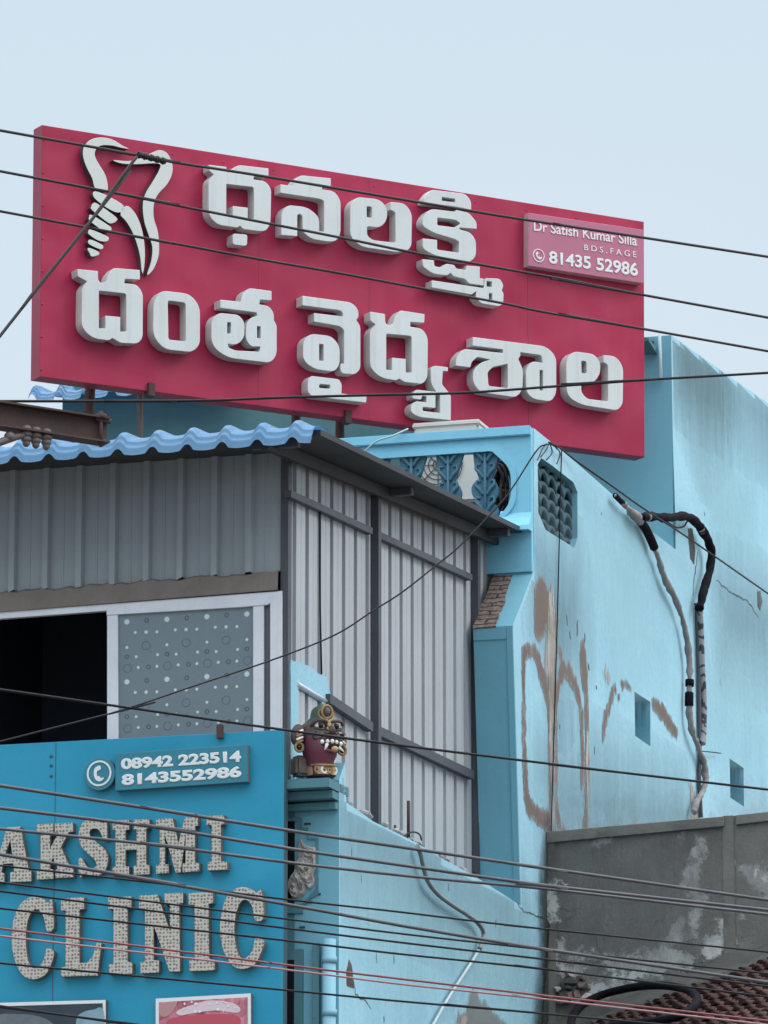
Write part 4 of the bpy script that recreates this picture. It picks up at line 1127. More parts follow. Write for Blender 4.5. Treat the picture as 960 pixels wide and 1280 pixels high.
letter(ZF, [[(470, 165, 3), (548, 177, 3), (550, 222, 8), (562, 235, 8), (588, 232, 6), (600, 190, 15), (628, 158, 12), (755, 178, 3), (753, 223, 3), (680, 219, 3), (680, 243, 3), (745, 255, 35), (772, 300, 30), (770, 510, 30), (745, 543, 25), (650, 532, 10), (622, 514, 4), (608, 524, 8), (530, 512, 50), (470, 460, 35), (470, 265, 20), (499, 232, 4), (472, 212, 8)],
            [(786, 455, 12), (812, 447, 5), (877, 455, 3), (876, 476, 3), (850, 474, 3), (846, 545, 10), (892, 600, 15), (892, 732, 3), (725, 715, 35), (682, 690, 20), (684, 650, 20), (712, 632, 10), (765, 638, 3), (765, 607, 6), (742, 604, 3), (737, 624, 5), (692, 618, 12), (692, 590, 12), (712, 572, 10), (815, 583, 3), (790, 545, 20)]],
       [[(555, 280, 8), (687, 292, 15), (687, 483, 3), (657, 483, 3), (657, 412, 3), (585, 405, 3), (585, 470, 3), (555, 468, 6)],
        [(812, 592, 3), (836, 603, 8), (836, 694, 3), (745, 683, 6), (745, 662, 6), (812, 668, 8)]])
letter(ZG, [[(175, 107, 3), (490, 147, 40), (533, 190, 35), (533, 350, 25), (510, 384, 20), (435, 373, 30), (405, 345, 20), (402, 245, 30), (428, 210, 20), (475, 218, 4), (470, 185, 12), (378, 172, 4), (380, 187, 4), (370, 202, 6), (391, 245, 25), (388, 335, 25), (360, 366, 20), (205, 343, 40), (174, 300, 30), (178, 247, 20), (215, 215, 8), (250, 204, 3), (195, 192, 10), (170, 215, 8), (165, 237, 3), (103, 230, 3), (103, 195, 20), (135, 157, 20), (305, 176, 3), (304, 160, 3), (175, 144, 3)]],
       [[(238, 258, 12), (262, 235, 8), (325, 222, 6), (325, 326, 6), (243, 317, 10)], [(462, 248, 4), (476, 250, 4), (476, 338, 4), (462, 336, 4)]])
letter(ZG, [[(575, 205, 35), (605, 168, 30), (695, 180, 35), (722, 215, 25), (722, 265, 30), (690, 307, 30), (640, 302, 5), (640, 345, 20), (665, 372, 15), (755, 383, 5), (755, 225, 15), (735, 215, 3), (735, 184, 3), (790, 190, 35), (820, 235, 30), (818, 395, 25), (795, 422, 20), (640, 398, 50), (578, 360, 35)]],
       [[(640, 208, 8), (662, 212, 8), (664, 264, 8), (642, 262, 8)]])
# tooth and implant emblem
LG = 0.075
lm = [M_LOGO, M_LOGOSIDE]
emb = [
    [(645, 184), (610, 166), (560, 136), (500, 127), (450, 140), (420, 175), (415, 215), (430, 270), (460, 330), (474, 378), (500, 386), (536, 394), (538, 355), (525, 310), (495, 260), (476, 222), (478, 192), (505, 168), (560, 168), (610, 180)],
    [(470, 397), (520, 410), (600, 453), (621, 478), (605, 500), (575, 500), (520, 470), (470, 427)],
    [(457, 470), (467, 455), (490, 460), (580, 525), (582, 545), (560, 557), (535, 550), (460, 490)],
    [(446, 525), (460, 515), (545, 568), (558, 585), (548, 597), (520, 597), (450, 545)],
    [(441, 597), (455, 588), (530, 618), (545, 634), (530, 648), (490, 642), (445, 612)],
    [(440, 647), (455, 638), (510, 663), (516, 680), (500, 686), (450, 664)],
    [(438, 688), (446, 679), (490, 697), (496, 712), (475, 721), (455, 721), (448, 705)],
    [(603, 515), (612, 482), (640, 470), (672, 500), (698, 550), (715, 610), (725, 690), (722, 770), (714, 806), (708, 790), (700, 720), (680, 645), (652, 580), (625, 540)],
    [(565, 240), (640, 245), (700, 230), (760, 203), (800, 190), (838, 208), (862, 262), (860, 312), (835, 362), (790, 412), (770, 462), (770, 530), (790, 600), (796, 680), (790, 732), (765, 790), (735, 814), (755, 750), (762, 680), (745, 620), (722, 550), (714, 470), (726, 410), (762, 350), (795, 292), (800, 262), (760, 257), (690, 261), (610, 258)]]
for k, p in enumerate(emb):
    letter(ZA, [p], (), 'emblem_stroke' if k in (0, 7, 8) else 'emblem_thread', LG, lm, True)
# rose name plate
PD = 0.10
pq = pxs(B0, [(178, 70), (806, 163), (806, 455), (178, 358)], PD, ZD)
pq = [(min(p[0], bp4[1][0] - 0.004), p[1]) for p in pq]
plate_o = plate('name_plate', B0, [pq], 0.002, PD, [M_PINK, M_PINKSIDE], board, 0.004)
def tq(body, quad, m, bold, fr=B0, z=ZD, off=PD, par=None, sp=1.0, d=0.006, name='lettering'):
    return text_quad(name, body, fr, pxs(fr, quad, off, z), off + 0.0005, d, m, par, bold, sp)
tq('Dr Satish Kumar Silla', [(205, 113), (768, 196), (768, 252), (205, 168)], M_OFFW, 0.018, par=plate_o)
tq('BDS.FAGE', [(480, 243), (765, 282), (765, 315), (480, 274)], M_OFFW, 0.004, par=plate_o, sp=1.55)
tq('81435 52986', [(288, 277), (773, 345), (773, 419), (288, 347)], M_WHITE, 0.028, par=plate_o)
def handset(fr, cx, cy, r_px, off, par, m, z, tilt=0.0):
    a, b = pxs(fr, [(cx, cy)], off, z)[0]
    a2, b2 = pxs(fr, [(cx, cy + r_px)], off, z)[0]
    r = abs(b2 - b)
    n_ = 28
    ring = [[(a + r * k * math.cos(2 * math.pi * i / n_), b + r * k * math.sin(2 * math.pi * i / n_)) for i in range(n_)] for k in (1.0, 0.86)]
    plate('phone_ring', fr, ring, off + 0.0005, off + 0.006, m, par)
    hs = [(-0.42, 0.36), (-0.25, 0.55), (-0.05, 0.38), (-0.12, 0.2), (-0.22, 0.12), (-0.18, -0.08), (-0.02, -0.26), (0.12, -0.18), (0.3, -0.26), (0.5, -0.12), (0.52, -0.3), (0.3, -0.55), (0.0, -0.55), (-0.28, -0.35), (-0.46, -0.05), (-0.5, 0.2)]
    hs = [(x * math.cos(tilt) - y * math.sin(tilt), x * math.sin(tilt) + y * math.cos(tilt)) for x, y in hs]
    plate('phone_handset', fr, [smoothpoly([(a + x * r, b + y * r) for x, y in hs], 3)], off + 0.0005, off + 0.006, m, par)
handset(B0, 232, 303, 36, PD, plate_o, M_OFFW, ZD)
# posts and brackets under the board
def bpost(x, y0, y1, w, m, back=-0.25, name='support_post', lean=0.0):
    a0, b0 = B0.L(x, y0, back); a1, b1 = B0.L(x + lean, y1, back)
    b1 = min(b1, B0.L(x, y0 + 200, back)[1])
    bm = bmesh.new()
    q = [Vector((a0, b0 + 0.6, back)), Vector((a0, b0, back)), Vector((a1, b1, back))]
    add_tube(bm, q, w, 4)
    return bobj(name, bm, m, board, B0.m)
bpost(113, 482, 528, 0.055, M_RUST, -0.3, lean=-9)
bpost(175, 490, 548, 0.03, M_WOOD, -0.3, lean=3)
bpost(370, 515, 560, 0.05, M_RUST, -0.3)
bpost(425, 522, 580, 0.05, M_RUST, -0.3)
bpost(628, 548, 660, 0.07, M_RUST, -0.3)
for x, y in ((190, 486), (436, 520)):
    a, b = B0.L(x, y, 0.03)
    box('bracket', B0, (a - 0.035, b - 0.07, -0.06), (a + 0.035, b + 0.06, 0.03), M_RUST, board, 0.004)
a, b = B0.L(806, 425, -0.06)
bm = bmesh.new(); add_tube(bm, [B0.W(a - 0.05, b, -0.15), F2.P(815, 428, 0.0)], 0.025, 6); bobj('wall_bracket', bm, M_RUST, board)
# ================================================================== teal clinic board
tboard = thing('teal_signboard', 'teal clinic signboard with studded raised capitals below the dark window', 'signboard', F0.P(180, 1280, TS) - UP * 2.5)
tb_l = F0.L(-150, 1000, TS)[0]; tb_r = F0.L(355, 1000, TS)[0]
tb_t = line(F0, (0, 931), (355, 912), TS)
tb_b = gz(F0) + 3.2
TTOP = tb_t(F0.L(180, 921, TS)[0])
plate('panel', F0, [[(tb_l, tb_t(tb_l)), (tb_r, tb_t(tb_r)), (tb_r, tb_b), (tb_l, tb_b)]], TS - 0.10, TS, [M_TEAL, M_TEALSIDE], tboard, 0.004)
a = F0.L(69, 1000, TS)[0]
box('panel_joint', F0, (a - 0.003, tb_b + 0.1, TS), (a + 0.003, tb_t(a) - 0.01, TS + 0.002), M_TEALSIDE, tboard)
bm = bmesh.new()
for y in (945.5, 957, 970):
    q = F0.L(64, y, TS); add_ell(bm, (q[0], q[1], TS), (0.014, 0.014, 0.01), None, 8, 6)
bobj('bolts', bm, M_TEALSIDE, tboard, F0.m)
q0 = F0.L(273, 906, TS + 0.02); q1 = F0.L(277, 923, TS + 0.02)
box('top_clip', F0, (q0[0] - 0.012, q1[1], TS + 0.0005), (q1[0] + 0.012, q0[1], TS + 0.035), M_RUST, tboard, 0.004)
ZH = (0, 900, 2.6667); ZI = (0, 1080, 2.6667)
def cap(z, outers, holes=(), d=0.075):
    polys = [[(p[0], p[1]) for p in pxs(F0, q, TS + d, z)] for q in list(outers) + list(holes)]
    return plate('letter', F0, polys, TS + 0.002, TS + d, [M_STUD, M_STUDSIDE], tboard, 0.003)
cap(ZH, [[(22, 358), (68, 355), (96, 502), (104, 503), (104, 538), (34, 541), (34, 508), (47, 505), (43, 478), (10, 480), (4, 508), (14, 510), (14, 543), (-34, 545), (-34, 513), (-20, 511)]], [[(34, 400), (41, 452), (15, 454)]])
cap(ZH, [[(122, 348), (178, 345), (178, 375), (167, 377), (167, 428), (194, 376), (182, 375), (182, 345), (243, 342), (243, 372), (229, 374), (203, 424), (234, 492), (245, 494), (245, 524), (184, 527), (184, 498), (192, 496), (176, 460), (167, 478), (167, 497), (178, 498), (178, 529), (122, 532), (122, 500), (135, 498), (135, 378), (122, 378)]])
def sm_cap(z, pts):
    polys = [[(p.x, p.y) for p in smoothpoly(pxs(F0, pts, TS + 0.075, z), 3)]]
    return plate('letter', F0, polys, TS + 0.002, TS + 0.075, [M_STUD, M_STUDSIDE], tboard, 0.003)
sm_cap(ZH, [(300, 331), (332, 335), (344, 345), (349, 339), (356, 340), (357, 398), (346, 400), (330, 368), (310, 362), (298, 373), (302, 390), (325, 410), (350, 432), (360, 460), (354, 495), (330, 518), (300, 522), (284, 511), (275, 520), (264, 520), (262, 464), (274, 463), (288, 487), (306, 496), (320, 486), (315, 466), (288, 442), (266, 412), (263, 370), (276, 342)])
cap(ZH, [[(375, 335), (430, 332), (430, 365), (418, 367), (418, 405), (455, 403), (455, 365), (445, 364), (445, 332), (498, 330), (498, 360), (487, 362), (487, 482), (498, 484), (498, 514), (445, 517), (445, 486), (455, 485), (455, 432), (418, 434), (418, 487), (430, 488), (430, 517), (375, 520), (375, 490), (385, 488), (385, 367), (375, 366)]])
cap(ZH, [[(520, 330), (575, 327), (595, 410), (615, 325), (660, 322), (660, 352), (650, 354), (650, 475), (664, 476), (664, 504), (608, 508), (608, 478), (618, 477), (618, 385), (602, 508), (585, 509), (550, 385), (550, 480), (562, 481), (562, 510), (520, 513), (520, 484), (532, 482), (532, 362), (520, 361)]])
cap(ZH, [[(688, 320), (747, 317), (747, 347), (736, 349), (736, 470), (757, 472), (757, 499), (692, 502), (692, 474), (705, 472), (705, 350), (688, 350)]])
sm_cap(ZI, [(178, 215), (155, 222), (145, 175), (125, 152), (105, 160), (91, 195), (86, 250), (91, 310), (106, 345), (126, 345), (145, 320), (155, 282), (179, 292), (172, 330), (150, 370), (110, 385), (75, 370), (50, 325), (38, 260), (42, 200), (60, 145), (90, 115), (120, 110), (147, 119), (160, 128), (172, 118), (177, 150)])
cap(ZI, [[(203, 115), (280, 110), (280, 150), (265, 152), (265, 330), (290, 329), (310, 305), (322, 262), (338, 264), (325, 372), (203, 376), (203, 345), (218, 343), (218, 155), (203, 155)]])
cap(ZI, [[(360, 112), (438, 108), (438, 146), (425, 148), (425, 325), (441, 329), (441, 366), (363, 370), (363, 335), (378, 333), (378, 150), (360, 150)]])
cap(ZI, [[(463, 105), (525, 102), (566, 222), (566, 137), (548, 136), (548, 98), (610, 95), (610, 130), (597, 133), (600, 358), (565, 360), (512, 205), (512, 320), (530, 322), (530, 362), (468, 365), (468, 328), (483, 325), (483, 148), (463, 147)]])
cap(ZI, [[(628, 97), (710, 93), (710, 130), (695, 133), (697, 315), (716, 320), (716, 354), (631, 358), (631, 322), (648, 318), (648, 137), (628, 135)]])
sm_cap(ZI, [(878, 182), (850, 187), (840, 142), (822, 120), (802, 127), (787, 165), (781, 220), (788, 280), (802, 312), (822, 311), (842, 285), (851, 248), (880, 258), (870, 295), (848, 335), (805, 351), (772, 335), (745, 290), (733, 225), (738, 165), (755, 110), (785, 82), (815, 77), (841, 86), (857, 95), (868, 84), (876, 120)])
# number plate with telephone
npd = TS + 0.07
npq = pxs(F0, [(384, 112), (823, 81), (826, 206), (384, 236)], npd, ZH)
npl = plate('number_plate', F0, [npq], TS + 0.002, npd, [M_PLATE, M_PLATESIDE], tboard, 0.004)
n_ = 36
ca, cb = pxs(F0, [(330, 179)], npd, ZH)[0]; cr = abs(pxs(F0, [(330, 179 + 55)], npd, ZH)[0][1] - cb)
disc_p = plate('phone_disc', F0, [[(ca + cr * math.cos(2 * math.pi * i / n_), cb + cr * math.sin(2 * math.pi * i / n_)) for i in range(n_)]], TS + 0.002, npd - 0.008, [M_PLATE, M_PLATESIDE], tboard, 0.004)
tq('08942 223514', [(403, 129), (803, 102), (805, 141), (404, 167)], M_WHITE, 0.05, F0, ZH, npd, npl)
tq('8143552986', [(405, 181), (805, 153), (806, 192), (406, 220)], M_WHITE, 0.05, F0, ZH, npd, npl)
handset(F0, 331, 178, 43, npd - 0.008, disc_p, M_WHITE, ZH, -0.5)
# mounted photographs at the foot
pf = plate('photo_panel', F0, [pxs(F0, [(519, 449), (836, 431), (838, 760), (519, 780)], TS + 0.05, ZI)], TS + 0.002, TS + 0.05, [M_WHITE, M_STUDSIDE], tboard)
plate('photo_print', F0, [pxs(F0, [(530, 461), (825, 444), (827, 752), (530, 770)], TS + 0.052, ZI)], TS + 0.0505, TS + 0.053, M_FLESH, pf)
def spot(pts, m, off, par, name, sm=True):
    q = pxs(F0, pts, off, ZI)
    return plate(name, F0, [[(p[0], p[1]) for p in (smoothpoly(q, 4) if sm else q)]], off, off + 0.002, m, par)
spot([(590, 490), (640, 470), (700, 455), (770, 462), (800, 480), (790, 496), (720, 488), (640, 498), (600, 505)], mat('print_pale_gum', (0.62, 0.50, 0.55), 0.4), TS + 0.0535, pf, 'print_highlight')
spot([(560, 520), (640, 505), (720, 500), (790, 505), (800, 540), (760, 600), (600, 610), (565, 570)], mat('print_red_gum', (0.45, 0.07, 0.11), 0.35), TS + 0.0535, pf, 'print_shape')
spot([(535, 470), (590, 458), (575, 492), (550, 510), (533, 500)], mat('print_skin', (0.42, 0.22, 0.22), 0.4), TS + 0.0535, pf, 'print_corner')
random.seed(5)
for k in range(16):
    x, y = random.uniform(610, 790), random.uniform(456, 492)
    w_, h_ = random.uniform(3, 9), random.uniform(2, 7)
    spot([(x, y), (x + w_, y - h_ * 0.3), (x + w_ * 1.3, y + h_ * 0.6), (x + w_ * 0.3, y + h_)], M_WHITE, TS + 0.056 + k * 0.0001, pf, 'print_glint')
pf2 = plate('photo_panel', F0, [pxs(F0, [(-200, 468), (352, 453), (354, 760), (-200, 780)], TS + 0.05, ZI)], TS + 0.002, TS + 0.05, [M_WHITE, M_STUDSIDE], tboard)
plate('photo_print', F0, [pxs(F0, [(-190, 480), (342, 464), (344, 752), (-190, 770)], TS + 0.052, ZI)], TS + 0.0505, TS + 0.053, worn('print_dark_room', (0.02, 0.035, 0.05), (0.05, 0.07, 0.09), 0.35, 0.5, 0, 4, 0), pf2)
spot([(255, 520), (275, 495), (310, 486), (345, 490), (343, 640), (260, 600)], worn('print_blue_glove', (0.16, 0.28, 0.36), (0.3, 0.42, 0.5), 0.4, 0.6, 0, 8, 0), TS + 0.0535, pf2, 'print_shape')
spot([(-20, 515), (60, 500), (150, 515), (190, 560), (150, 640), (-20, 640)], worn('print_grey_gown', (0.14, 0.16, 0.18), (0.06, 0.07, 0.08), 0.4, 0.6, 0, 8, 0), TS + 0.0535, pf2, 'print_shape')

# ================================================================== carved mask on the ledge
mask = thing('demon_mask', 'painted plaster demon mask with bared teeth on the blue corner ledge', 'mask', F0.W(F0.L(402, 974, 0.1)[0], ctop, 0.02))
yaw = math.radians(24)
KM = 1 / 1296.0
mo_ = F0.P(399, 932, 0.02)
mu = Vector((math.cos(yaw), math.sin(yaw), 0)); MF = Frame(mo_, mu)
def mk(x, y, c=0.0):            # zoom pixel of the mask -> local; c in metres outwards
    return Vector(((x - 540) * KM / math.cos(yaw) * 0.98, (577 - y) * KM * 1.0, c))
M_MAROON = worn('mask_maroon_paint', (0.14, 0.03, 0.058), (0.10, 0.075, 0.072), 0.6, 0.9, 0.3, 5.0, 0.2, speck=(0.22, 0.14, 0.14), speck_amt=0.3)
M_MBROWN = worn('mask_brown_paint', (0.075, 0.05, 0.052), (0.14, 0.12, 0.115), 0.65, 0.8, 0.3, 6.0, 0.3)
M_GOLD = worn('mask_gold_paint', (0.30, 0.205, 0.085), (0.16, 0.09, 0.05), 0.5, 0.7, 0.2, 9.0, 0.2)
M_MGREEN = worn('mask_green_paint', (0.05, 0.085, 0.07), (0.05, 0.06, 0.06), 0.6, 0.6, 0.2, 8.0, 0.2)
M_MBLK = mat('mask_black_paint', (0.012, 0.010, 0.012), 0.45)
M_TOOTH = mat('mask_white_paint', (0.74, 0.72, 0.68), 0.4)
M_TONGUE = mat('mask_tongue_paint', (0.42, 0.26, 0.14), 0.5)
bm = bmesh.new()
lev = [(335, 90, .07, 0.00), (352, 135, .10, 0.0), (385, 175, .135, .01), (430, 195, .15, .02), (480, 195, .16, .03), (530, 190, .165, .035), (580, 188, .16, .045), (640, 178, .15, .05), (700, 158, .145, .05), (750, 142, .135, .045), (800, 132, .125, .04), (880, 128, .12, .035), (905, 128, .12, .035)]
rings = []
for (y, hw, d, c0) in lev:
    ring = []
    for k in range(28):
        t = 2 * math.pi * k / 28
        ct, st = math.cos(t), math.sin(t)
        sx = math.copysign(abs(ct) ** 0.8, ct); sz = math.copysign(abs(st) ** 0.85, st)
        ring.append(bm.verts.new(mk(522 + hw * 0.88 * sx, y, c0 + d * sz)))
    rings.append(ring)
for a_, b_ in zip(rings, rings[1:]):
    for k in range(28): bm.faces.new((a_[k], a_[(k + 1) % 28], b_[(k + 1) % 28], b_[k])).smooth = True
bm.faces.new(rings[0]); bm.faces.new(rings[-1][::-1])
for v_ in bm.verts: v_.co += v_.co.normalized() * 0.010 * noise.noise(v_.co * 28)
fb_ = bobj('face', bm, [M_MAROON, M_MBROWN], mask, MF.m, True)
for p in fb_.data.polygons: p.material_index = 1 if p.center.y > mk(0, 545).y + 0.25 * abs(p.center.x) - 0.02 else 0
def ell(name, x, y, c, rx, ry, rz, m, rot=0.0):
    bm = bmesh.new()
    add_ell(bm, mk(x, y, c), (rx * KM, ry * KM, rz), Matrix.Rotation(rot, 4, 'Z'), 20, 12)
    return bobj(name, bm, m, mask, MF.m, True)
def mtube(name, pts, r, m, taper=0.0):
    return tube(name, [mk(*p) for p in pts], (lambda t: r * (1 - taper * t)) if taper else r, m, mask, 8, 6, MF.m)
for ex in (468, 628):
    mtube('eye_line', [(ex - 62, 424, .135), (ex - 10, 440, .172), (ex + 48, 424, .165)], 0.006, M_MBLK)
    ell('cheek', ex + (-28 if ex < 500 else 28), 505, 0.115, 62, 52, 0.05, M_MBROWN)
    ell('eye', ex, 412, 0.135, 56, 36, 0.05, M_TOOTH)
    ell('iris', ex - 2, 410, 0.155, 34, 33, 0.042, M_MBLK)
    mtube('brow', [(ex - 78, 410, .12), (ex - 50, 372, .165), (ex, 358, .185), (ex + 48, 368, .18), (ex + 62, 395, .165)], 0.014, M_MBROWN)
    mtube('eyelid', [(ex - 66, 425, .13), (ex - 30, 446, .165), (ex + 20, 448, .175), (ex + 55, 432, .165)], 0.009, M_MBROWN)
ell('nose', 560, 462, 0.185, 42, 55, 0.06, M_MBROWN)
for nx_ in (520, 600): ell('nostril', nx_, 492, 0.18, 28, 22, 0.045, M_MBROWN)
ell('mouth', 560, 598, 0.165, 148, 70, 0.052, M_MBLK)
mtube('upper_lip', [(432, 585, .15), (470, 545, .19), (530, 528, .212), (590, 528, .212), (650, 548, .19), (688, 590, .15)], 0.017, M_MBROWN)
mtube('lower_lip', [(445, 612, .15), (490, 655, .185), (560, 672, .20), (630, 655, .185), (676, 612, .15)], 0.014, M_MAROON)
mtube('moustache', [(545, 512, .215), (490, 525, .205), (440, 552, .18), (405, 545, .165), (400, 505, .16), (425, 482, .165), (450, 492, .175), (445, 512, .175)], 0.013, M_MBLK, 0.4)
mtube('moustache', [(575, 512, .215), (630, 520, .20), (672, 540, .175), (705, 528, .155), (712, 495, .15), (695, 478, .155), (676, 490, .165)], 0.013, M_MBLK, 0.4)
for k, (x, y) in enumerate(((485, 580), (525, 574), (562, 572), (600, 576), (640, 588))):
    ell('tooth', 562 + (x - 562) * 1.2, y + 3, 0.207 - abs(k - 2) * 0.009, 23, 27, 0.024, M_TOOTH)
ell('tongue', 590, 652, 0.205, 38, 34, 0.03, M_TONGUE)
mtube('fang', [(512, 605, .205), (498, 640, .212), (490, 668, .205)], 0.016, M_TOOTH, 0.8)
mtube('fang', [(632, 628, .2), (660, 648, .20), (695, 668, .19)], 0.016, M_TOOTH, 0.8)
# ears with gilded ribs and ear rings
for s, ex in ((-1, 298), (1, 724)):
    ell('ear', ex, 500, 0.045, 76, 118, 0.045, M_MBROWN, 0.12 * s)
    for k in range(4):
        mtube('ear_rib', [(ex + s * -30, 455 + k * 34, .085), (ex, 470 + k * 34, .095), (ex + s * 34, 490 + k * 34, .085)], 0.010, M_GOLD if k % 2 else M_TOOTH)
    mtube('ear_ring', [(ex + 40 * math.cos(t) - s * -6, 630 + 42 * math.sin(t), 0.085) for t in [2 * math.pi * i / 10 for i in range(11)]], 0.011, M_GOLD)
    ell('ear_stud', ex + s * 6, 632, 0.075, 26, 28, 0.03, M_MBLK)
# crown, gold scrolls, collar
bm = bmesh.new(); pr_ = None
for (y, hw, d) in ((385, 168, .12), (350, 142, .12), (310, 104, .11), (270, 98, .105), (230, 90, .095), (200, 66, .07), (180, 34, .04), (160, 10, .012)):
    rg = [bm.verts.new(mk(545 + hw * math.cos(t), y + 5 * math.sin(5 * t), 0.03 + d * math.sin(t))) for t in [2 * math.pi * i / 22 for i in range(22)]]
    if pr_:
        for i in range(22): bm.faces.new((pr_[i], pr_[(i + 1) % 22], rg[(i + 1) % 22], rg[i])).smooth = True
    pr_ = rg
bm.faces.new(pr_)
bobj('crown', bm, M_MGREEN, mask, MF.m, True)
ell('crown_jewel', 548, 258, 0.13, 34, 48, 0.03, M_MBROWN)
mtube('crown_scroll', [(548 + 52 * math.cos(t), 262 + 66 * math.sin(t), 0.135) for t in [2 * math.pi * i / 12 for i in range(13)]], 0.011, M_GOLD)
for s in (-1, 1):
    mtube('crown_scroll', [(548 + s * 62, 235, .115), (548 + s * 74, 290, .115), (548 + s * 50, 335, .14), (548 + s * 10, 360, .165), (548 - s * 12, 400, .18), (548 + s * 16, 428, .195)], 0.011, M_GOLD)
    mtube('crown_scroll', [(548 + s * 20, 430, .19), (548 + s * 26, 450, .20), (548 + s * 4, 462, .215)], 0.009, M_GOLD)
bm = bmesh.new()
for a_, b_ in (((808, 134, .132, .038), (900, 131, .128, .036)),):
    r2 = []
    for (y, hw, d, c0) in (a_, b_):
        r2.append([bm.verts.new(mk(540 + hw * math.copysign(abs(math.cos(t)) ** .8, math.cos(t)), y, c0 + (d + 0.0) * math.copysign(abs(math.sin(t)) ** .85, math.sin(t)))) for t in [2 * math.pi * k / 28 for k in range(28)]])
    for k in range(28): bm.faces.new((r2[0][k], r2[0][(k + 1) % 28], r2[1][(k + 1) % 28], r2[1][k])).smooth = True
bobj('collar', bm, M_TONGUE, mask, MF.m, True)
for cx in (455, 510, 565, 620):
    dd = .17 - abs(cx - 540) * 0.0004
    mtube('collar_scroll', [(cx + 26 * math.cos(t), 855 + 34 * math.sin(t), dd) for t in [2 * math.pi * i / 10 for i in range(11)]], 0.009, M_GOLD if cx % 2 else M_TOOTH)
    ell('collar_bead', cx, 855, dd - 0.005, 12, 16, 0.015, M_MBLK)
mtube('collar_band', [(415, 800, .08), (450, 806, .14), (540, 812, .175), (630, 806, .14), (668, 800, .08)], 0.011, M_GOLD)
bm = bmesh.new()
c0_, c1_ = mk(300, 895, 0), mk(450, 690, 0)
add_box(bm, (c0_.x, c0_.y, -0.12), (c1_.x, c1_.y, 0.02)); bmesh.ops.bevel(bm, geom=bm.edges[:], offset=0.02, segments=2, affect='EDGES')
bobj('rear_block', bm, M_WOOD, mask, MF.m)

# ================================================================== roof appliance
AF = Frame(F1.P(560, 545, -1.1), DF)
ac = thing('air_conditioner', 'off white outdoor cooling unit behind the blue parapet under the red board', 'air conditioner', AF.P(560, 700))
q = AF.L(517, 536); q2 = AF.L(598, 527)
h_ = 0.72
body = box('casing', AF, (q[0], q[1] - h_, -0.35), (q2[0], q[1] + 0.02, 0.0), M_ACW, ac, 0.02)
box('top_lid', AF, (q[0] - 0.012, q[1] + 0.0, -0.37), (q2[0] + 0.012, q[1] + 0.05, 0.015), M_ACW, ac, 0.012)
bm = bmesh.new()
cx, cyy = q[0] + 0.24, q[1] - 0.36
for k in range(5):
    rr = 0.05 + k * 0.045
    add_tube(bm, [Vector((cx + rr * math.cos(t), cyy + rr * math.sin(t), 0.012)) for t in [2 * math.pi * i / 24 for i in range(25)]], 0.005, 5)
for k in range(8):
    t = 2 * math.pi * k / 8
    add_tube(bm, [Vector((cx, cyy, 0.014)), Vector((cx + 0.24 * math.cos(t), cyy + 0.24 * math.sin(t), 0.014))], 0.005, 5)
bobj('fan_grille', bm, M_WIREG, ac, AF.m)
box('side_grip', AF, (q2[0] - 0.10, q[1] - 0.22, 0.001), (q2[0] - 0.03, q[1] - 0.12, 0.008), M_STEEL, ac)
for a in (q[0] + 0.08, q2[0] - 0.12):
    box('foot', AF, (a, q[1] - h_ - 0.08, -0.33), (a + 0.06, q[1] - h_, -0.02), M_STEEL, ac)

# ================================================================== grey wall and tiled roof at lower right
gw = thing('cement_wall', 'blackened cement wall with white lime patches beside the blue house', 'wall', FG.P(800, 1280) - UP * 3)
ga1 = FG.L(1160, 1000)[0]
topl = pxs(FG, [(684, 1041), (905, 1022), (911, 1020.5), (960, 1014.5), (1160, 993)])
gb = gz(FG)
plate('wall_body', FG, [[(0.012, topl[0][1])] + [(p[0], p[1]) for p in topl[1:]] + [(topl[-1][0], gb), (0.012, gb)]], -0.22, 0.0, [M_CONC, M_CONC], gw)
cop = pxs(FG, [(684, 1041), (905, 1022), (905, 1033), (694, 1052)], 0.03)
cop[0] = (0.004, cop[0][1]); 
plate('coping', FG, [[(0.004, cop[0][1] + 0.01), (cop[1][0], cop[1][1] + 0.01), (cop[2][0], cop[2][1]), (0.004, cop[3][1] - 0.01)]], 0.001, 0.04, M_CONC, gw, 0.006)
cop2 = pxs(FG, [(920, 1019), (1160, 993), (1160, 1003), (920, 1031)], 0.03)
plate('coping', FG, [[(p[0], p[1]) for p in cop2]], 0.001, 0.035, M_CONC, gw, 0.006)
a0, a1 = FG.L(904, 1100)[0], FG.L(919, 1100)[0]
box('pier', FG, (a0, gb, 0.001), (a1, FG.L(911, 1019)[1] - 0.005, 0.018), M_CONC, gw, 0.006)
a0, a1 = FG.L(684, 1100)[0], FG.L(694.5, 1100)[0]
box('pier', FG, (0.006, gb, 0.001), (a1, FG.L(690, 1052)[1], 0.03), M_CONC, gw, 0.006)
ZW = (660, 1000, 3.2)
def gp(pts, seed, m=None, off=0.0, amp=0.03, step=0.035):
    patch(FG, pts, ZW, m or M_EFFL, gw, off, step, amp, 0.005, seed, 'lime_patch')
gp([(655, 135), (672, 150), (690, 240), (700, 300), (700, 420), (690, 560), (640, 575), (635, 480), (650, 430), (628, 330), (622, 285), (645, 220)], 40)
gp([(695, 150), (706, 160), (700, 200), (692, 190)], 41)
gp([(555, 530), (590, 460), (610, 450), (640, 520), (640, 590), (560, 590)], 42)
gp([(700, 540), (740, 520), (765, 480), (785, 500), (812, 560), (815, 585), (760, 600), (700, 595)], 43)
gp([(310, 640), (420, 600), (520, 590), (600, 600), (690, 640), (640, 660), (560, 690), (480, 715), (380, 695), (300, 700)], 44, amp=0.05)
gp([(130, 610), (190, 580), (260, 610), (250, 640), (160, 650)], 45, amp=0.04)
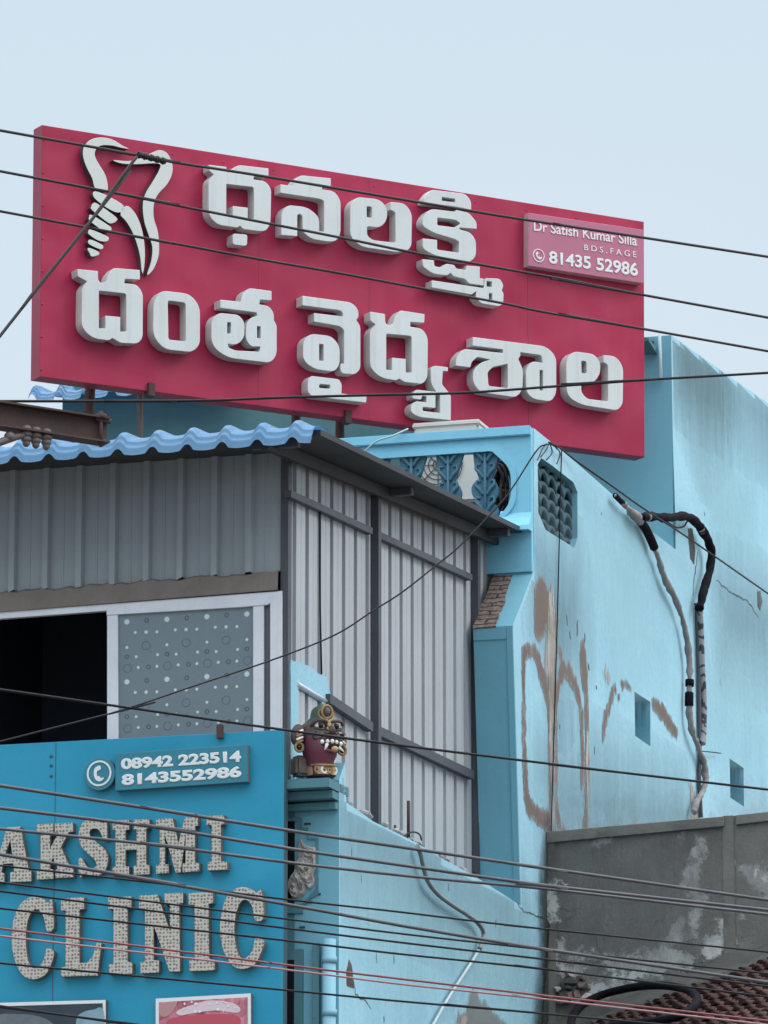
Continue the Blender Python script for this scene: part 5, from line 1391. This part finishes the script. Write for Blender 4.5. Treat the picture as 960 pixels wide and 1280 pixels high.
gp([(140, 660), (240, 665), (250, 710), (180, 720), (130, 690)], 46, amp=0.04)
gp([(220, 165), (290, 155), (355, 150), (350, 163), (290, 175), (230, 178)], 47, amp=0.015, off=0.0)
gp([(845, 290), (880, 265), (940, 260), (990, 270), (1000, 400), (950, 390), (900, 350), (860, 320)], 48, amp=0.06)
gp([(830, 450), (870, 455), (860, 485), (832, 488)], 49)
gp([(250, 730), (330, 715), (440, 725), (300, 780), (240, 800)], 50, amp=0.04)
gp([(605, 140), (622, 132), (626, 170), (612, 165)], 51, amp=0.02)
gp([(82, 335), (112, 335), (112, 500), (84, 505)], 52, off=0.031, amp=0.02)
crack(FG, [(822, 150), (824, 300), (822, 500)], 0.008, ZW, gw, M_EFFL)
for pts in ([(130, 430), (190, 445), (220, 430)], [(160, 520), (150, 480), (215, 450), (205, 430)], [(120, 520), (130, 600), (140, 690)], [(255, 500), (280, 590), (300, 640)], [(590, 600), (600, 650), (640, 660), (700, 650)], [(140, 600), (250, 640), (300, 620)], [(500, 500), (510, 490), (540, 488)], [(300, 420), (400, 410), (480, 405)]):
    crack(FG, pts, 0.014, ZW, gw)
for g_ in ([(120, 180), (300, 190), (380, 420), (150, 500)], [(400, 200), (600, 180), (620, 420), (450, 480)], [(840, 130), (960, 120), (1000, 300), (850, 420)], [(250, 420), (520, 470), (560, 560), (260, 560)]):
    gp(g_, 60, M_CLIGHT)
gp([(110, 600), (135, 540), (150, 600), (140, 680), (112, 690)], 53, amp=0.04)
gp([(300, 690), (420, 680), (520, 690), (420, 720), (320, 725)], 54)
gp([(715, 560), (790, 540), (820, 600), (740, 640), (700, 620)], 55)
gp([(930, 290), (960, 275), (985, 330), (950, 345)], 56)
# rubble of brick at the foot near the blue house
random.seed(8)
for (x, y, rr) in ((180, 720, .09), (225, 745, .08), (150, 750, .07), (190, 790, .09), (240, 790, .07), (140, 800, .07), (165, 700, .05), (210, 710, .05), (120, 760, .05)):
    a, b = pxs(FG, [(x, y)], 0, ZW)[0]
    bm = bmesh.new()
    for k in range(12): bm.verts.new((a + random.uniform(-rr, rr), b + random.uniform(-rr, rr) * 0.7, random.uniform(-0.02, 0.07)))
    bmesh.ops.convex_hull(bm, input=bm.verts[:])
    bobj('broken_brick', bm, random.choice([M_MORTAR, M_BRICK, M_RUBBLE, M_CONC]), gw, FG.m)

# clay tiled roof
RH = Vector((0.866, 0.5, 0)); RB = math.radians(25)
rup = (RH * math.cos(RB) + UP * math.sin(RB)).normalized()
rside = Vector((RH.y, -RH.x, 0))                      # across the tile columns, towards the viewer's right
rn = rside.cross(rup).normalized()
if rn.z < 0: rn = -rn
ro = FG.P(835, 1253, 0.0)
roofhouse = thing('tiled_roof_house', 'low house with an old dark red clay tile roof below the grey cement wall', 'house', (ro.x + 1.5, ro.y - 2.5, 0))
RM = Matrix((rside, rup, rn)).transposed().to_4x4(); RM.translation = ro
random.seed(3)
bm = bmesh.new()
TW, TL_ = 0.175, 0.10
wall_plane = lambda p: (RM @ Vector(p) - FG.o).dot(FG.n)
for i in range(-34, 34):
    for j in range(-44, 44):
        a, b = i * TW, j * TL_
        if wall_plane((a, b, 0)) < 0.03: continue
        d_ = wall_plane((a, b, 0))
        if d_ > 4.5: continue
        t0 = random.uniform(-0.016, 0.016) + 0.02 * noise.noise(Vector((a * 0.9, b * 0.9, 1))); up = random.uniform(0, 0.020) + 0.02 * noise.noise(Vector((a, b, 7))); tw = random.uniform(-0.03, 0.03)
        r0 = []; r1 = []; r0b = []
        for k in range(7):
            t = math.pi * k / 6
            rr0, rr1 = TW * 0.50, TW * 0.42
            r0.append(bm.verts.new((a + t0 + rr0 * math.cos(t), b - 0.02, up + 0.035 + rr0 * 0.75 * math.sin(t))))
            r0b.append(bm.verts.new((a + t0 + (rr0 - 0.018) * math.cos(t), b - 0.02, up + 0.03 + (rr0 - 0.018) * 0.72 * math.sin(t))))
            r1.append(bm.verts.new((a + t0 + tw + rr1 * math.cos(t), b + TL_ * 1.15, up + 0.004 + rr1 * 0.75 * math.sin(t))))
        for k in range(6):
            bm.faces.new((r0[k], r0[k + 1], r1[k + 1], r1[k])).smooth = True
            bm.faces.new((r0[k], r0b[k], r0b[k + 1], r0[k + 1]))
sh = [(-6, -5), (6, -5), (6, 5), (-6, 5)]
roof_part = bobj('roof', bm, M_CLAY, roofhouse, RM)
# boarding under the tiles, cut along the grey wall
bm = bmesh.new()
def clipw(poly):
    out = []
    for i in range(len(poly)):
        p, q = poly[i], poly[(i + 1) % len(poly)]
        dp_, dq_ = wall_plane((*p, 0)) - 0.003, wall_plane((*q, 0)) - 0.003
        if dp_ >= 0: out.append(p)
        if (dp_ >= 0) != (dq_ >= 0):
            t = dp_ / (dp_ - dq_); out.append((p[0] + (q[0] - p[0]) * t, p[1] + (q[1] - p[1]) * t))
    return out
cl = clipw([(-7, -4.4), (7, -4.4), (7, 4.4), (-7, 4.4)])
vs = [bm.verts.new((p[0], p[1], 0.0)) for p in cl]; bm.faces.new(vs)
bobj('roof_boarding', bm, M_MORTAR, roofhouse, RM)
# mortar fillet where roof meets wall
A_ = FG.P(960, 1172, 0.0); 
bm = bmesh.new()
n_ = 130
dirw = (FG.u + UP * (-(rn.dot(FG.u)) / rn.z)).normalized()
cs = [(0.21, 0.004), (0.19, 0.02), (0.16, 0.045), (0.12, 0.08), (0.085, 0.12), (0.06, 0.17), (0.04, 0.21), (-0.02, 0.235), (-0.09, 0.235)]
prev_ = None
for i in range(n_ + 1):
    p = ro + dirw * (-1.9 + 5.2 * i / n_)
    row = []
    for k, (h, d_) in enumerate(cs):
        nn_ = noise.noise(Vector((i * 0.13, k * 0.7, 2))) + 0.5 * noise.noise(Vector((i * 0.4, k * 1.5, 5)))
        e_ = 0.06 * noise.noise(Vector((i * 0.09, 0, 11))) + 0.03 * noise.noise(Vector((i * 0.33, 3, 11)))
        row.append(bm.verts.new(p + UP * (h + (e_ if k < 3 else 0) + 0.018 * nn_) + FG.n * (d_ + (0.025 * nn_ if k else 0))))
    if prev_:
        for k in range(len(cs) - 1): bm.faces.new((prev_[k], row[k], row[k + 1], prev_[k + 1])).smooth = True
    prev_ = row
bobj('mortar_fillet', bm, M_MORTAR, roofhouse)
bm = bmesh.new()
wz = min((RM @ Vector((p[0], p[1], 0))).z for p in cl) - 0.05
pr_ = ro - FG.u * 1.2 + FG.n * 2.2
add_box(bm, (-1.0, 0, 0.3), (5.5, FG.o.z + FG.L(800, 1330)[1], 2.0)); 
# walls below the roof (out of the picture)
bmesh.ops.translate(bm, verts=bm.verts[:], vec=(0, gb, 0))
bobj('house_wall', bm, M_CONC, roofhouse, FG.m)
# black hose lying on the tiles
hp = [(170, 915), (178, 868), (215, 822), (300, 778), (430, 748), (540, 742), (630, 757), (672, 785), (668, 822), (620, 858), (540, 880), (440, 893), (330, 905)]
RFc = lambda x, y, h: (lambda d: CAM + d * ((ro + rn * h - CAM).dot(rn) / d.dot(rn)))(ray(660 + x / 3.2, 1000 + y / 3.2))
tag(tube('rubber_hose', [RFc(x, y, 0.27) for x, y in hp], 0.036, M_HOSE, None, 10, 6), 'loop of black rubber hose lying on the clay tiles', 'hose')

# ================================================================== pipes and cables on the side wall
def on(fr, pts, z, off): return [fr.P(z[0] + p[0] / z[2], z[1] + p[1] / z[2], off) for p in pts]
wp = on(S1, [(88, -2), (118, 28), (150, 62), (185, 98), (215, 145), (250, 230), (280, 320), (325, 410), (355, 510), (370, 620), (372, 700), (370, 800), (378, 880), (402, 950), (425, 1010), (432, 1080), (420, 1130), (398, 1165), (388, 1205)], Z6, 0.07)
wrapped = thing('wrapped_pipe', 'grey tape wrapped cable bundle snaking down the blue side wall', 'cable bundle', wp[-1] - UP * 0.2)
bm = bmesh.new()
cm = catmull(wp, 8)
add_tube(bm, cm, lambda t: (0.030 + 0.005 * math.sin(t * 41) + 0.003 * math.sin(t * 133) + (0.026 * max(0, 1 - abs(t - 0.135) / 0.045))) * min(1, 0.45 + t * 5), 10)
for v_ in bm.verts: v_.co += Vector((noise.noise(v_.co * 16), noise.noise(v_.co * 16 + Vector((4, 4, 4))), noise.noise(v_.co * 16 + Vector((8, 1, 3))))) * 0.014
bobj('wrapped_run', bm, M_TAPE, wrapped, None, True)
i0 = int(len(cm) * 0.17); i1 = int(len(cm) * 0.265)
tube('black_sleeve', cm[i0:i1], 0.044, M_HOSE, wrapped, 10, 0)
tube('black_sleeve', cm[0:11], 0.027, M_HOSE, wrapped, 10, 0)
for f0, f1 in ((0.555, 0.562), (0.585, 0.60)):
    tube('tape_band', cm[int(len(cm) * f0):int(len(cm) * f1) + 2], 0.044, M_HOSE, wrapped, 10, 0)
hz = on(S1, [(188, 80), (235, 78), (280, 82), (330, 78), (372, 80), (405, 108), (432, 150), (452, 200), (456, 245), (446, 295), (430, 345), (415, 395), (409, 428)], Z6, 0.10)
bm = bmesh.new(); hc = catmull(hz, 8)
add_tube(bm, hc, lambda t: 0.043 - 0.004 * math.cos(t * 60), 10)
hoseT = thing('black_conduit', 'thick black corrugated conduit arching over the parapet edge of the blue wall', 'conduit', hz[-1])
for v_ in bm.verts: v_.co += Vector((noise.noise(v_.co * 9), noise.noise(v_.co * 9 + Vector((4, 4, 4))), noise.noise(v_.co * 9 + Vector((8, 1, 3))))) * 0.014
bobj('conduit_run', bm, M_HOSE, hoseT, None, True)
for k in (3, 42, 44):
    p = hc[min(k, len(hc) - 2)]; q = hc[min(k + 1, len(hc) - 1)]
    tube('tape_band', [p, q], 0.048, M_TAPE, hoseT, 10, 0)
zc = on(S1, [(409, 430), (414, 520), (418, 650), (425, 780), (423, 900), (420, 945)], Z6, 0.06)
tag(tube('taped_conduit', zc, 0.034, M_ZEBRA, None, 10, 8), 'black and white taped conduit running straight down the blue side wall', 'conduit')
zd = on(S1, [(397, 408), (403, 560), (408, 760), (410, 960), (408, 1080), (415, 1225)], Z6, 0.03)
tag(tube('wall_pipe', zd, 0.022, M_STEEL, None, 8, 6), 'thin dark pipe fixed to the blue wall behind the taped conduit', 'pipe')
tag(tube('loose_wire', on(S1, [(285, 100), (320, 120), (350, 115), (365, 95), (385, 110), (420, 140)], Z6, 0.06), 0.010, M_WIRE, None, 6, 6), 'short loose black wire drooping below the black conduit', 'wire')
tag(tube('tie_wire', on(S1, [(415, 972), (450, 975), (490, 980)], Z6, 0.05), 0.006, M_WIRE, None, 6, 4), 'short stray wire sticking out from the wrapped bundle', 'wire')
# thin wires dropping on the blue wall and the tin side
tag(tube('thin_wire', [S1.P(x, y, 0.02) for x, y in ((702, 560), (700, 640), (697, 760), (693, 900), (689, 1040), (686, 1160), (676, 1300))], 0.006, M_WIRE, None, 6, 6), 'thin black wire hanging straight down the blue side wall', 'wire', None)
tag(tube('thin_wire', [S0.P(x, y, 0.05) for x, y in ((400, 632), (400, 740), (402, 843))], 0.007, M_WIRE, None, 6, 4), 'thin black wire hanging down the pale tin side of the shed', 'wire')
tag(tube('service_cable', [S1.P(686, 553, 0.05), S1.P(700, 560, 0.06), S1.P(720, 576, 0.06)] + [S1.P(x, y, 0.2) for x, y in ((760, 604), (802, 634), (845, 662), (887, 691), (930, 721), (1000, 770))], 0.009, M_WIRE, None, 6, 6), 'black service cable slanting right along the blue parapet edge', 'cable')
bm = bmesh.new()
for pts in ([(672, 575), (680, 558), (690, 556), (700, 566), (696, 580)], [(676, 571), (683, 562), (688, 553), (697, 562)], [(688, 556), (690, 566), (683, 575)]):
    add_tube(bm, catmull([S1.P(x, y, 0.05) for x, y in pts], 6), 0.006, 6)
tag(bobj('wire_tangle', bm, M_WIRE), 'tangle of thin black wires at the blue parapet corner', 'wire')
# flexible pipe on the low wall, steel rods on top
Q = Z5b
fx = on(S1, [(178, 330), (195, 375), (210, 440), (235, 520), (290, 590), (370, 650), (440, 695), (500, 740), (530, 790), (525, 840), (510, 880)], Q, 0.06)
flex = thing('flexible_conduit', 'grey flexible conduit curling down the low blue wall with a pale lower end', 'conduit', fx[-1])
tube('conduit_run', fx, 0.019, M_FLEX, flex, 8, 8)
tube('pale_pipe', on(S1, [(510, 880), (480, 930), (410, 1040), (330, 1165), (260, 1290), (230, 1340)], Q, 0.05), 0.014, M_PALE, flex, 8, 6)
rb = on(S1, [(131, 310), (131, 90)], Q, -0.15)
tag(tube('steel_rod', rb, 0.014, M_RUST, None, 8, 0), 'tall rusty steel rod standing on the low blue wall', 'rod')
tag(tube('steel_rod', on(S1, [(60, 290), (59, 220)], Q, -0.15), 0.012, M_RUST, None, 8, 0), 'shorter rusty steel stub left of the tall rod', 'rod')
bm = bmesh.new()
for pts in ([(105, 290), (125, 265), (160, 256), (190, 270), (200, 300)], [(150, 300), (165, 320), (190, 322), (205, 335)], [(190, 325), (160, 318), (120, 300)], [(480, 470), (510, 495)]):
    add_tube(bm, catmull(on(S1, pts, Q, -0.05), 5), 0.007, 6)
tag(bobj('wire_coil', bm, M_WIRE), 'curl of loose wire on top of the low blue wall', 'wire')
random.seed(21)
for k in range(16):
    t = random.random(); x = 433 + t * 150; y = 1004 + t * 86
    p = S1.P(x, y, -0.12 - random.random() * 0.1)
    bm = bmesh.new()
    vs = add_ell(bm, (0, 0, 0), (random.uniform(.02, .05), random.uniform(.02, .05), random.uniform(.012, .03)), None, 8, 6)
    for v_ in vs: v_.co += Vector((random.uniform(-1, 1), random.uniform(-1, 1), random.uniform(-1, 1))) * 0.008
    bobj('plaster_crumb', bm, M_RUBBLE, house, Matrix.Translation(p))
# pale wires crossing the parapet
tag(tube('pale_wire', [F1.P(453, 567, 0.2), F1.P(470, 552, 0.2), F1.P(490, 545, 0.2), F1.P(510, 536, 0.1)], 0.008, M_PALE, None, 6, 6), 'pale thin wire slanting over the blue parapet beam', 'wire')

# ================================================================== overhead wires
WD = Vector((0.867, 0.5, 0))
def wire(label, pts, r, m, dist=27.0, group='overhead wires crossing the street', extra=None, name='overhead_wire'):
    fr = Frame(Vector((0, dist, 0)), WD)
    P = [fr.P(x, y) for x, y in pts]
    if pts[0][0] <= 0: P = [P[0] + (P[0] - P[1]).normalized() * 12.0] + P
    if pts[-1][0] <= 0 or pts[-1][0] >= 960 or pts[-1][1] >= 1280: P = P + [P[-1] + (P[-1] - P[-2]).normalized() * 16.0]
    o = tube(name, P, r, m, None, 8, 8)
    return tag(o, label, 'wire', group)
wire('topmost overhead wire, crossing the emblem and the first Telugu row', [(0, 163), (120, 184.5), (207, 201), (334, 221), (528, 253.5), (640, 272), (804, 297), (960, 321)], 0.0079, M_WIREB, 27)
wire('second overhead wire from the top, passing through the first Telugu row', [(0, 214), (122, 237), (230, 258.5), (339, 280), (433, 298.5), (523, 317), (630, 336), (712, 350.5), (803, 368.5), (960, 397)], 0.0077, M_WIREB, 27.2)
wire('third overhead wire from the top, running between the two Telugu rows', [(0, 264), (110, 284.5), (230, 306.5), (330, 325), (420, 340.6), (535, 362), (631, 379.5), (680, 390), (820, 414), (960, 439)], 0.0075, M_WIREB, 27.4)
wire('dark wire crossing the lower edge of the red board almost level', [(0, 501.5), (130, 501.5), (260, 500.5), (350, 497), (480, 493.5), (580, 491), (700, 482.5), (820, 474), (960, 466)], 0.0075, M_WIRE, 27.6)
wire('black wire crossing the shed window and the demon mask', [(0, 862), (170, 886), (360, 913), (480, 929), (600, 944), (780, 966), (960, 987)], 0.0072, M_WIRE, 28)
wire('thin black wire sagging from the blue parapet corner to the dark window', [(0, 927), (139, 891.5), (250, 855), (340, 825), (418, 794), (467, 763), (503, 740), (546, 706), (574, 683), (624, 631), (643, 606), (671, 563), (684, 555)], 0.0055, M_WIRE, 33)
def wj(): return random.uniform(-0.6, 0.6)
low = [
 ('grey wire crossing just above the studded top row of capitals', [(0, 982), (180, 1009.5), (360, 1038), (520, 1061.5), (700, 1088), (960, 1125)], 0.0105, M_WIREG, 27.0),
 ('grey wire through the heads of the studded top row of capitals', [(0, 1010), (180, 1032), (360, 1060.5), (520, 1084), (700, 1109), (960, 1137.5)], 0.0105, M_WIREG, 27.3),
 ('grey wire through the middle of the studded top row of capitals', [(0, 1036), (180, 1054.5), (360, 1078), (520, 1096), (690, 1112), (960, 1143)], 0.0095, M_WIREG, 27.6),
 ('pale grey wire slanting down through the feet of the top row capitals', [(0, 1068), (124, 1089), (195, 1102), (350, 1129), (480, 1153), (520, 1160), (680, 1186.5), (960, 1228)], 0.0105, M_WIREG, 27.1),
 ('black wire at the feet of the top row capitals', [(0, 1082), (180, 1102), (360, 1124.5), (500, 1140), (660, 1159), (960, 1190)], 0.0065, M_WIRE, 28.0),
 ('black wire passing between the two rows of studded capitals', [(0, 1103), (360, 1149), (500, 1167), (690, 1188), (960, 1217)], 0.0065, M_WIRE, 28.2),
 ('black wire grazing the heads of the lower row of studded capitals', [(0, 1114), (360, 1160.6), (500, 1178), (680, 1199), (870, 1222), (960, 1233)], 0.0068, M_WIRE, 28.1),
 ('black wire through the upper part of the lower row of capitals', [(0, 1135.5), (360, 1176), (500, 1192.5), (680, 1211.5), (960, 1246)], 0.0068, M_WIRE, 28.3),
 ('red wire through the middle of the lower row of capitals', [(0, 1160.6), (360, 1206.5), (500, 1223.5), (680, 1244.5), (960, 1276)], 0.0068, M_WIRER, 27.9),
 ('faded pink wire just under the red wire', [(0, 1170), (360, 1212.5), (500, 1230), (680, 1249), (960, 1281)], 0.0062, M_WIREP, 27.8),
 ('black wire at the feet of the lower row of capitals', [(0, 1204), (360, 1238), (500, 1251.5), (680, 1267), (820, 1280)], 0.0068, M_WIRE, 28.4),
 ('lowest black wire, in front of the dark photograph in the corner', [(0, 1259), (80, 1269), (170, 1282)], 0.0065, M_WIRE, 28.5)]
for l_, p_, r_, m_, d_ in low: wire(l_, p_, r_ * 0.88, m_, d_)
# slanting jumper and its coiled splice
wire('dark jumper wire dropping steeply left from the splice on the top wire', [(171, 196), (155, 217), (107, 285), (50, 355), (26, 387), (0, 420)], 0.0085, M_WIREB, 26.9)
fr = Frame(Vector((0, 26.97, 0)), WD)
bm = bmesh.new()
A, B = fr.P(172, 193), fr.P(207, 202)
ax = (B - A).normalized(); e1 = ax.cross(UP).normalized(); e2 = ax.cross(e1)
hel = [A.lerp(B, k / 140) + (e1 * math.cos(k * 0.75) + e2 * math.sin(k * 0.75)) * (0.013 + 0.003 * math.sin(k * 0.21)) for k in range(141)]
add_tube(bm, hel, 0.0055, 5)
tag(bobj('wire_splice', bm, M_WIREB), 'coiled wire splice on the topmost wire in front of the tooth emblem', 'splice')

# pole cross arm at the left edge
xf = Frame(Vector((0, 27.3, 0)), Vector((0.90, 0.44, 0)))
arm = thing('pole_cross_arm', 'rusty steel channel cross arm with insulators reaching in above the blue eave', 'cross arm', xf.P(0, 540))
A_top, A_bot = line(xf, (0, 503), (138, 524)), line(xf, (0, 535), (138, 556))
xa0, xa1 = xf.L(-60, 520)[0], xf.L(134, 530)[0]
bm = bmesh.new()
def bar(bm, f0, f1, c0, c1):
    vs = []
    for a in (xa0, xa1):
        for f in (f0, f1):
            for c in (c0, c1): vs.append(bm.verts.new((a, f(a), c)))
    for q in ((0, 1, 3, 2), (4, 6, 7, 5), (0, 4, 5, 1), (2, 3, 7, 6), (0, 2, 6, 4), (1, 5, 7, 3)): bm.faces.new([vs[i] for i in q])
bar(bm, lambda a: A_top(a) - 0.010, A_top, -0.06, 0.045)
bar(bm, A_bot, lambda a: A_bot(a) + 0.010, -0.06, 0.045)
bar(bm, lambda a: A_bot(a) + 0.0105, lambda a: A_top(a) - 0.0105, -0.012, -0.002)
bobj('channel', bm, M_RUST, arm, xf.m)
q = xf.L(127, 530, 0.03)
bm = bmesh.new()
add_tube(bm, [Vector((q[0], q[1] + 0.07, 0.02)), Vector((q[0], q[1] - 0.12, 0.02))], 0.011, 8)
add_tube(bm, [Vector((q[0], q[1] + 0.03, 0.02)), Vector((q[0], q[1] + 0.055, 0.02))], 0.03, 6)
add_tube(bm, [Vector((q[0] - 0.03, q[1] + 0.03, 0.02)), Vector((q[0] + 0.055, q[1] + 0.02, 0.02))], 0.014, 6)
add_tube(bm, [Vector((q[0] + 0.03, q[1] - 0.085, 0.02)), Vector((q[0] - 0.01, q[1] - 0.10, 0.02))], 0.012, 6)
bobj('bolt', bm, M_RUST, arm, xf.m)
for k, x in enumerate((33, 45, 58)):
    bm = bmesh.new()
    q = xf.L(x, 541 + k * 2, 0.0)
    for t_, rr in ((0.02, 0.028), (-0.008, 0.034), (-0.035, 0.028), (-0.055, 0.02)):
        add_ell(bm, (q[0], q[1] + t_, 0.0), (rr, 0.022, rr), None, 12, 8)
    bobj('insulator', bm, M_CER, arm, xf.m, True)
bm = bmesh.new()
q = xf.L(20, 545, 0.0); q_ = xf.L(-30, 560, 0)
add_tube(bm, catmull([Vector((q[0] + .05, q[1] + .01, 0)), Vector((q[0], q[1] - 0.005, 0.01)), Vector((q_[0] + 0.1, q_[1] + 0.03, 0.01)), Vector((q_[0], q_[1], 0))], 5), 0.02, 8)
add_ell(bm, (q[0] - 0.04, q[1] - 0.01, 0.01), (0.03, 0.03, 0.03), None, 10, 8)
bobj('strain_clamp', bm, M_CER, arm, xf.m)
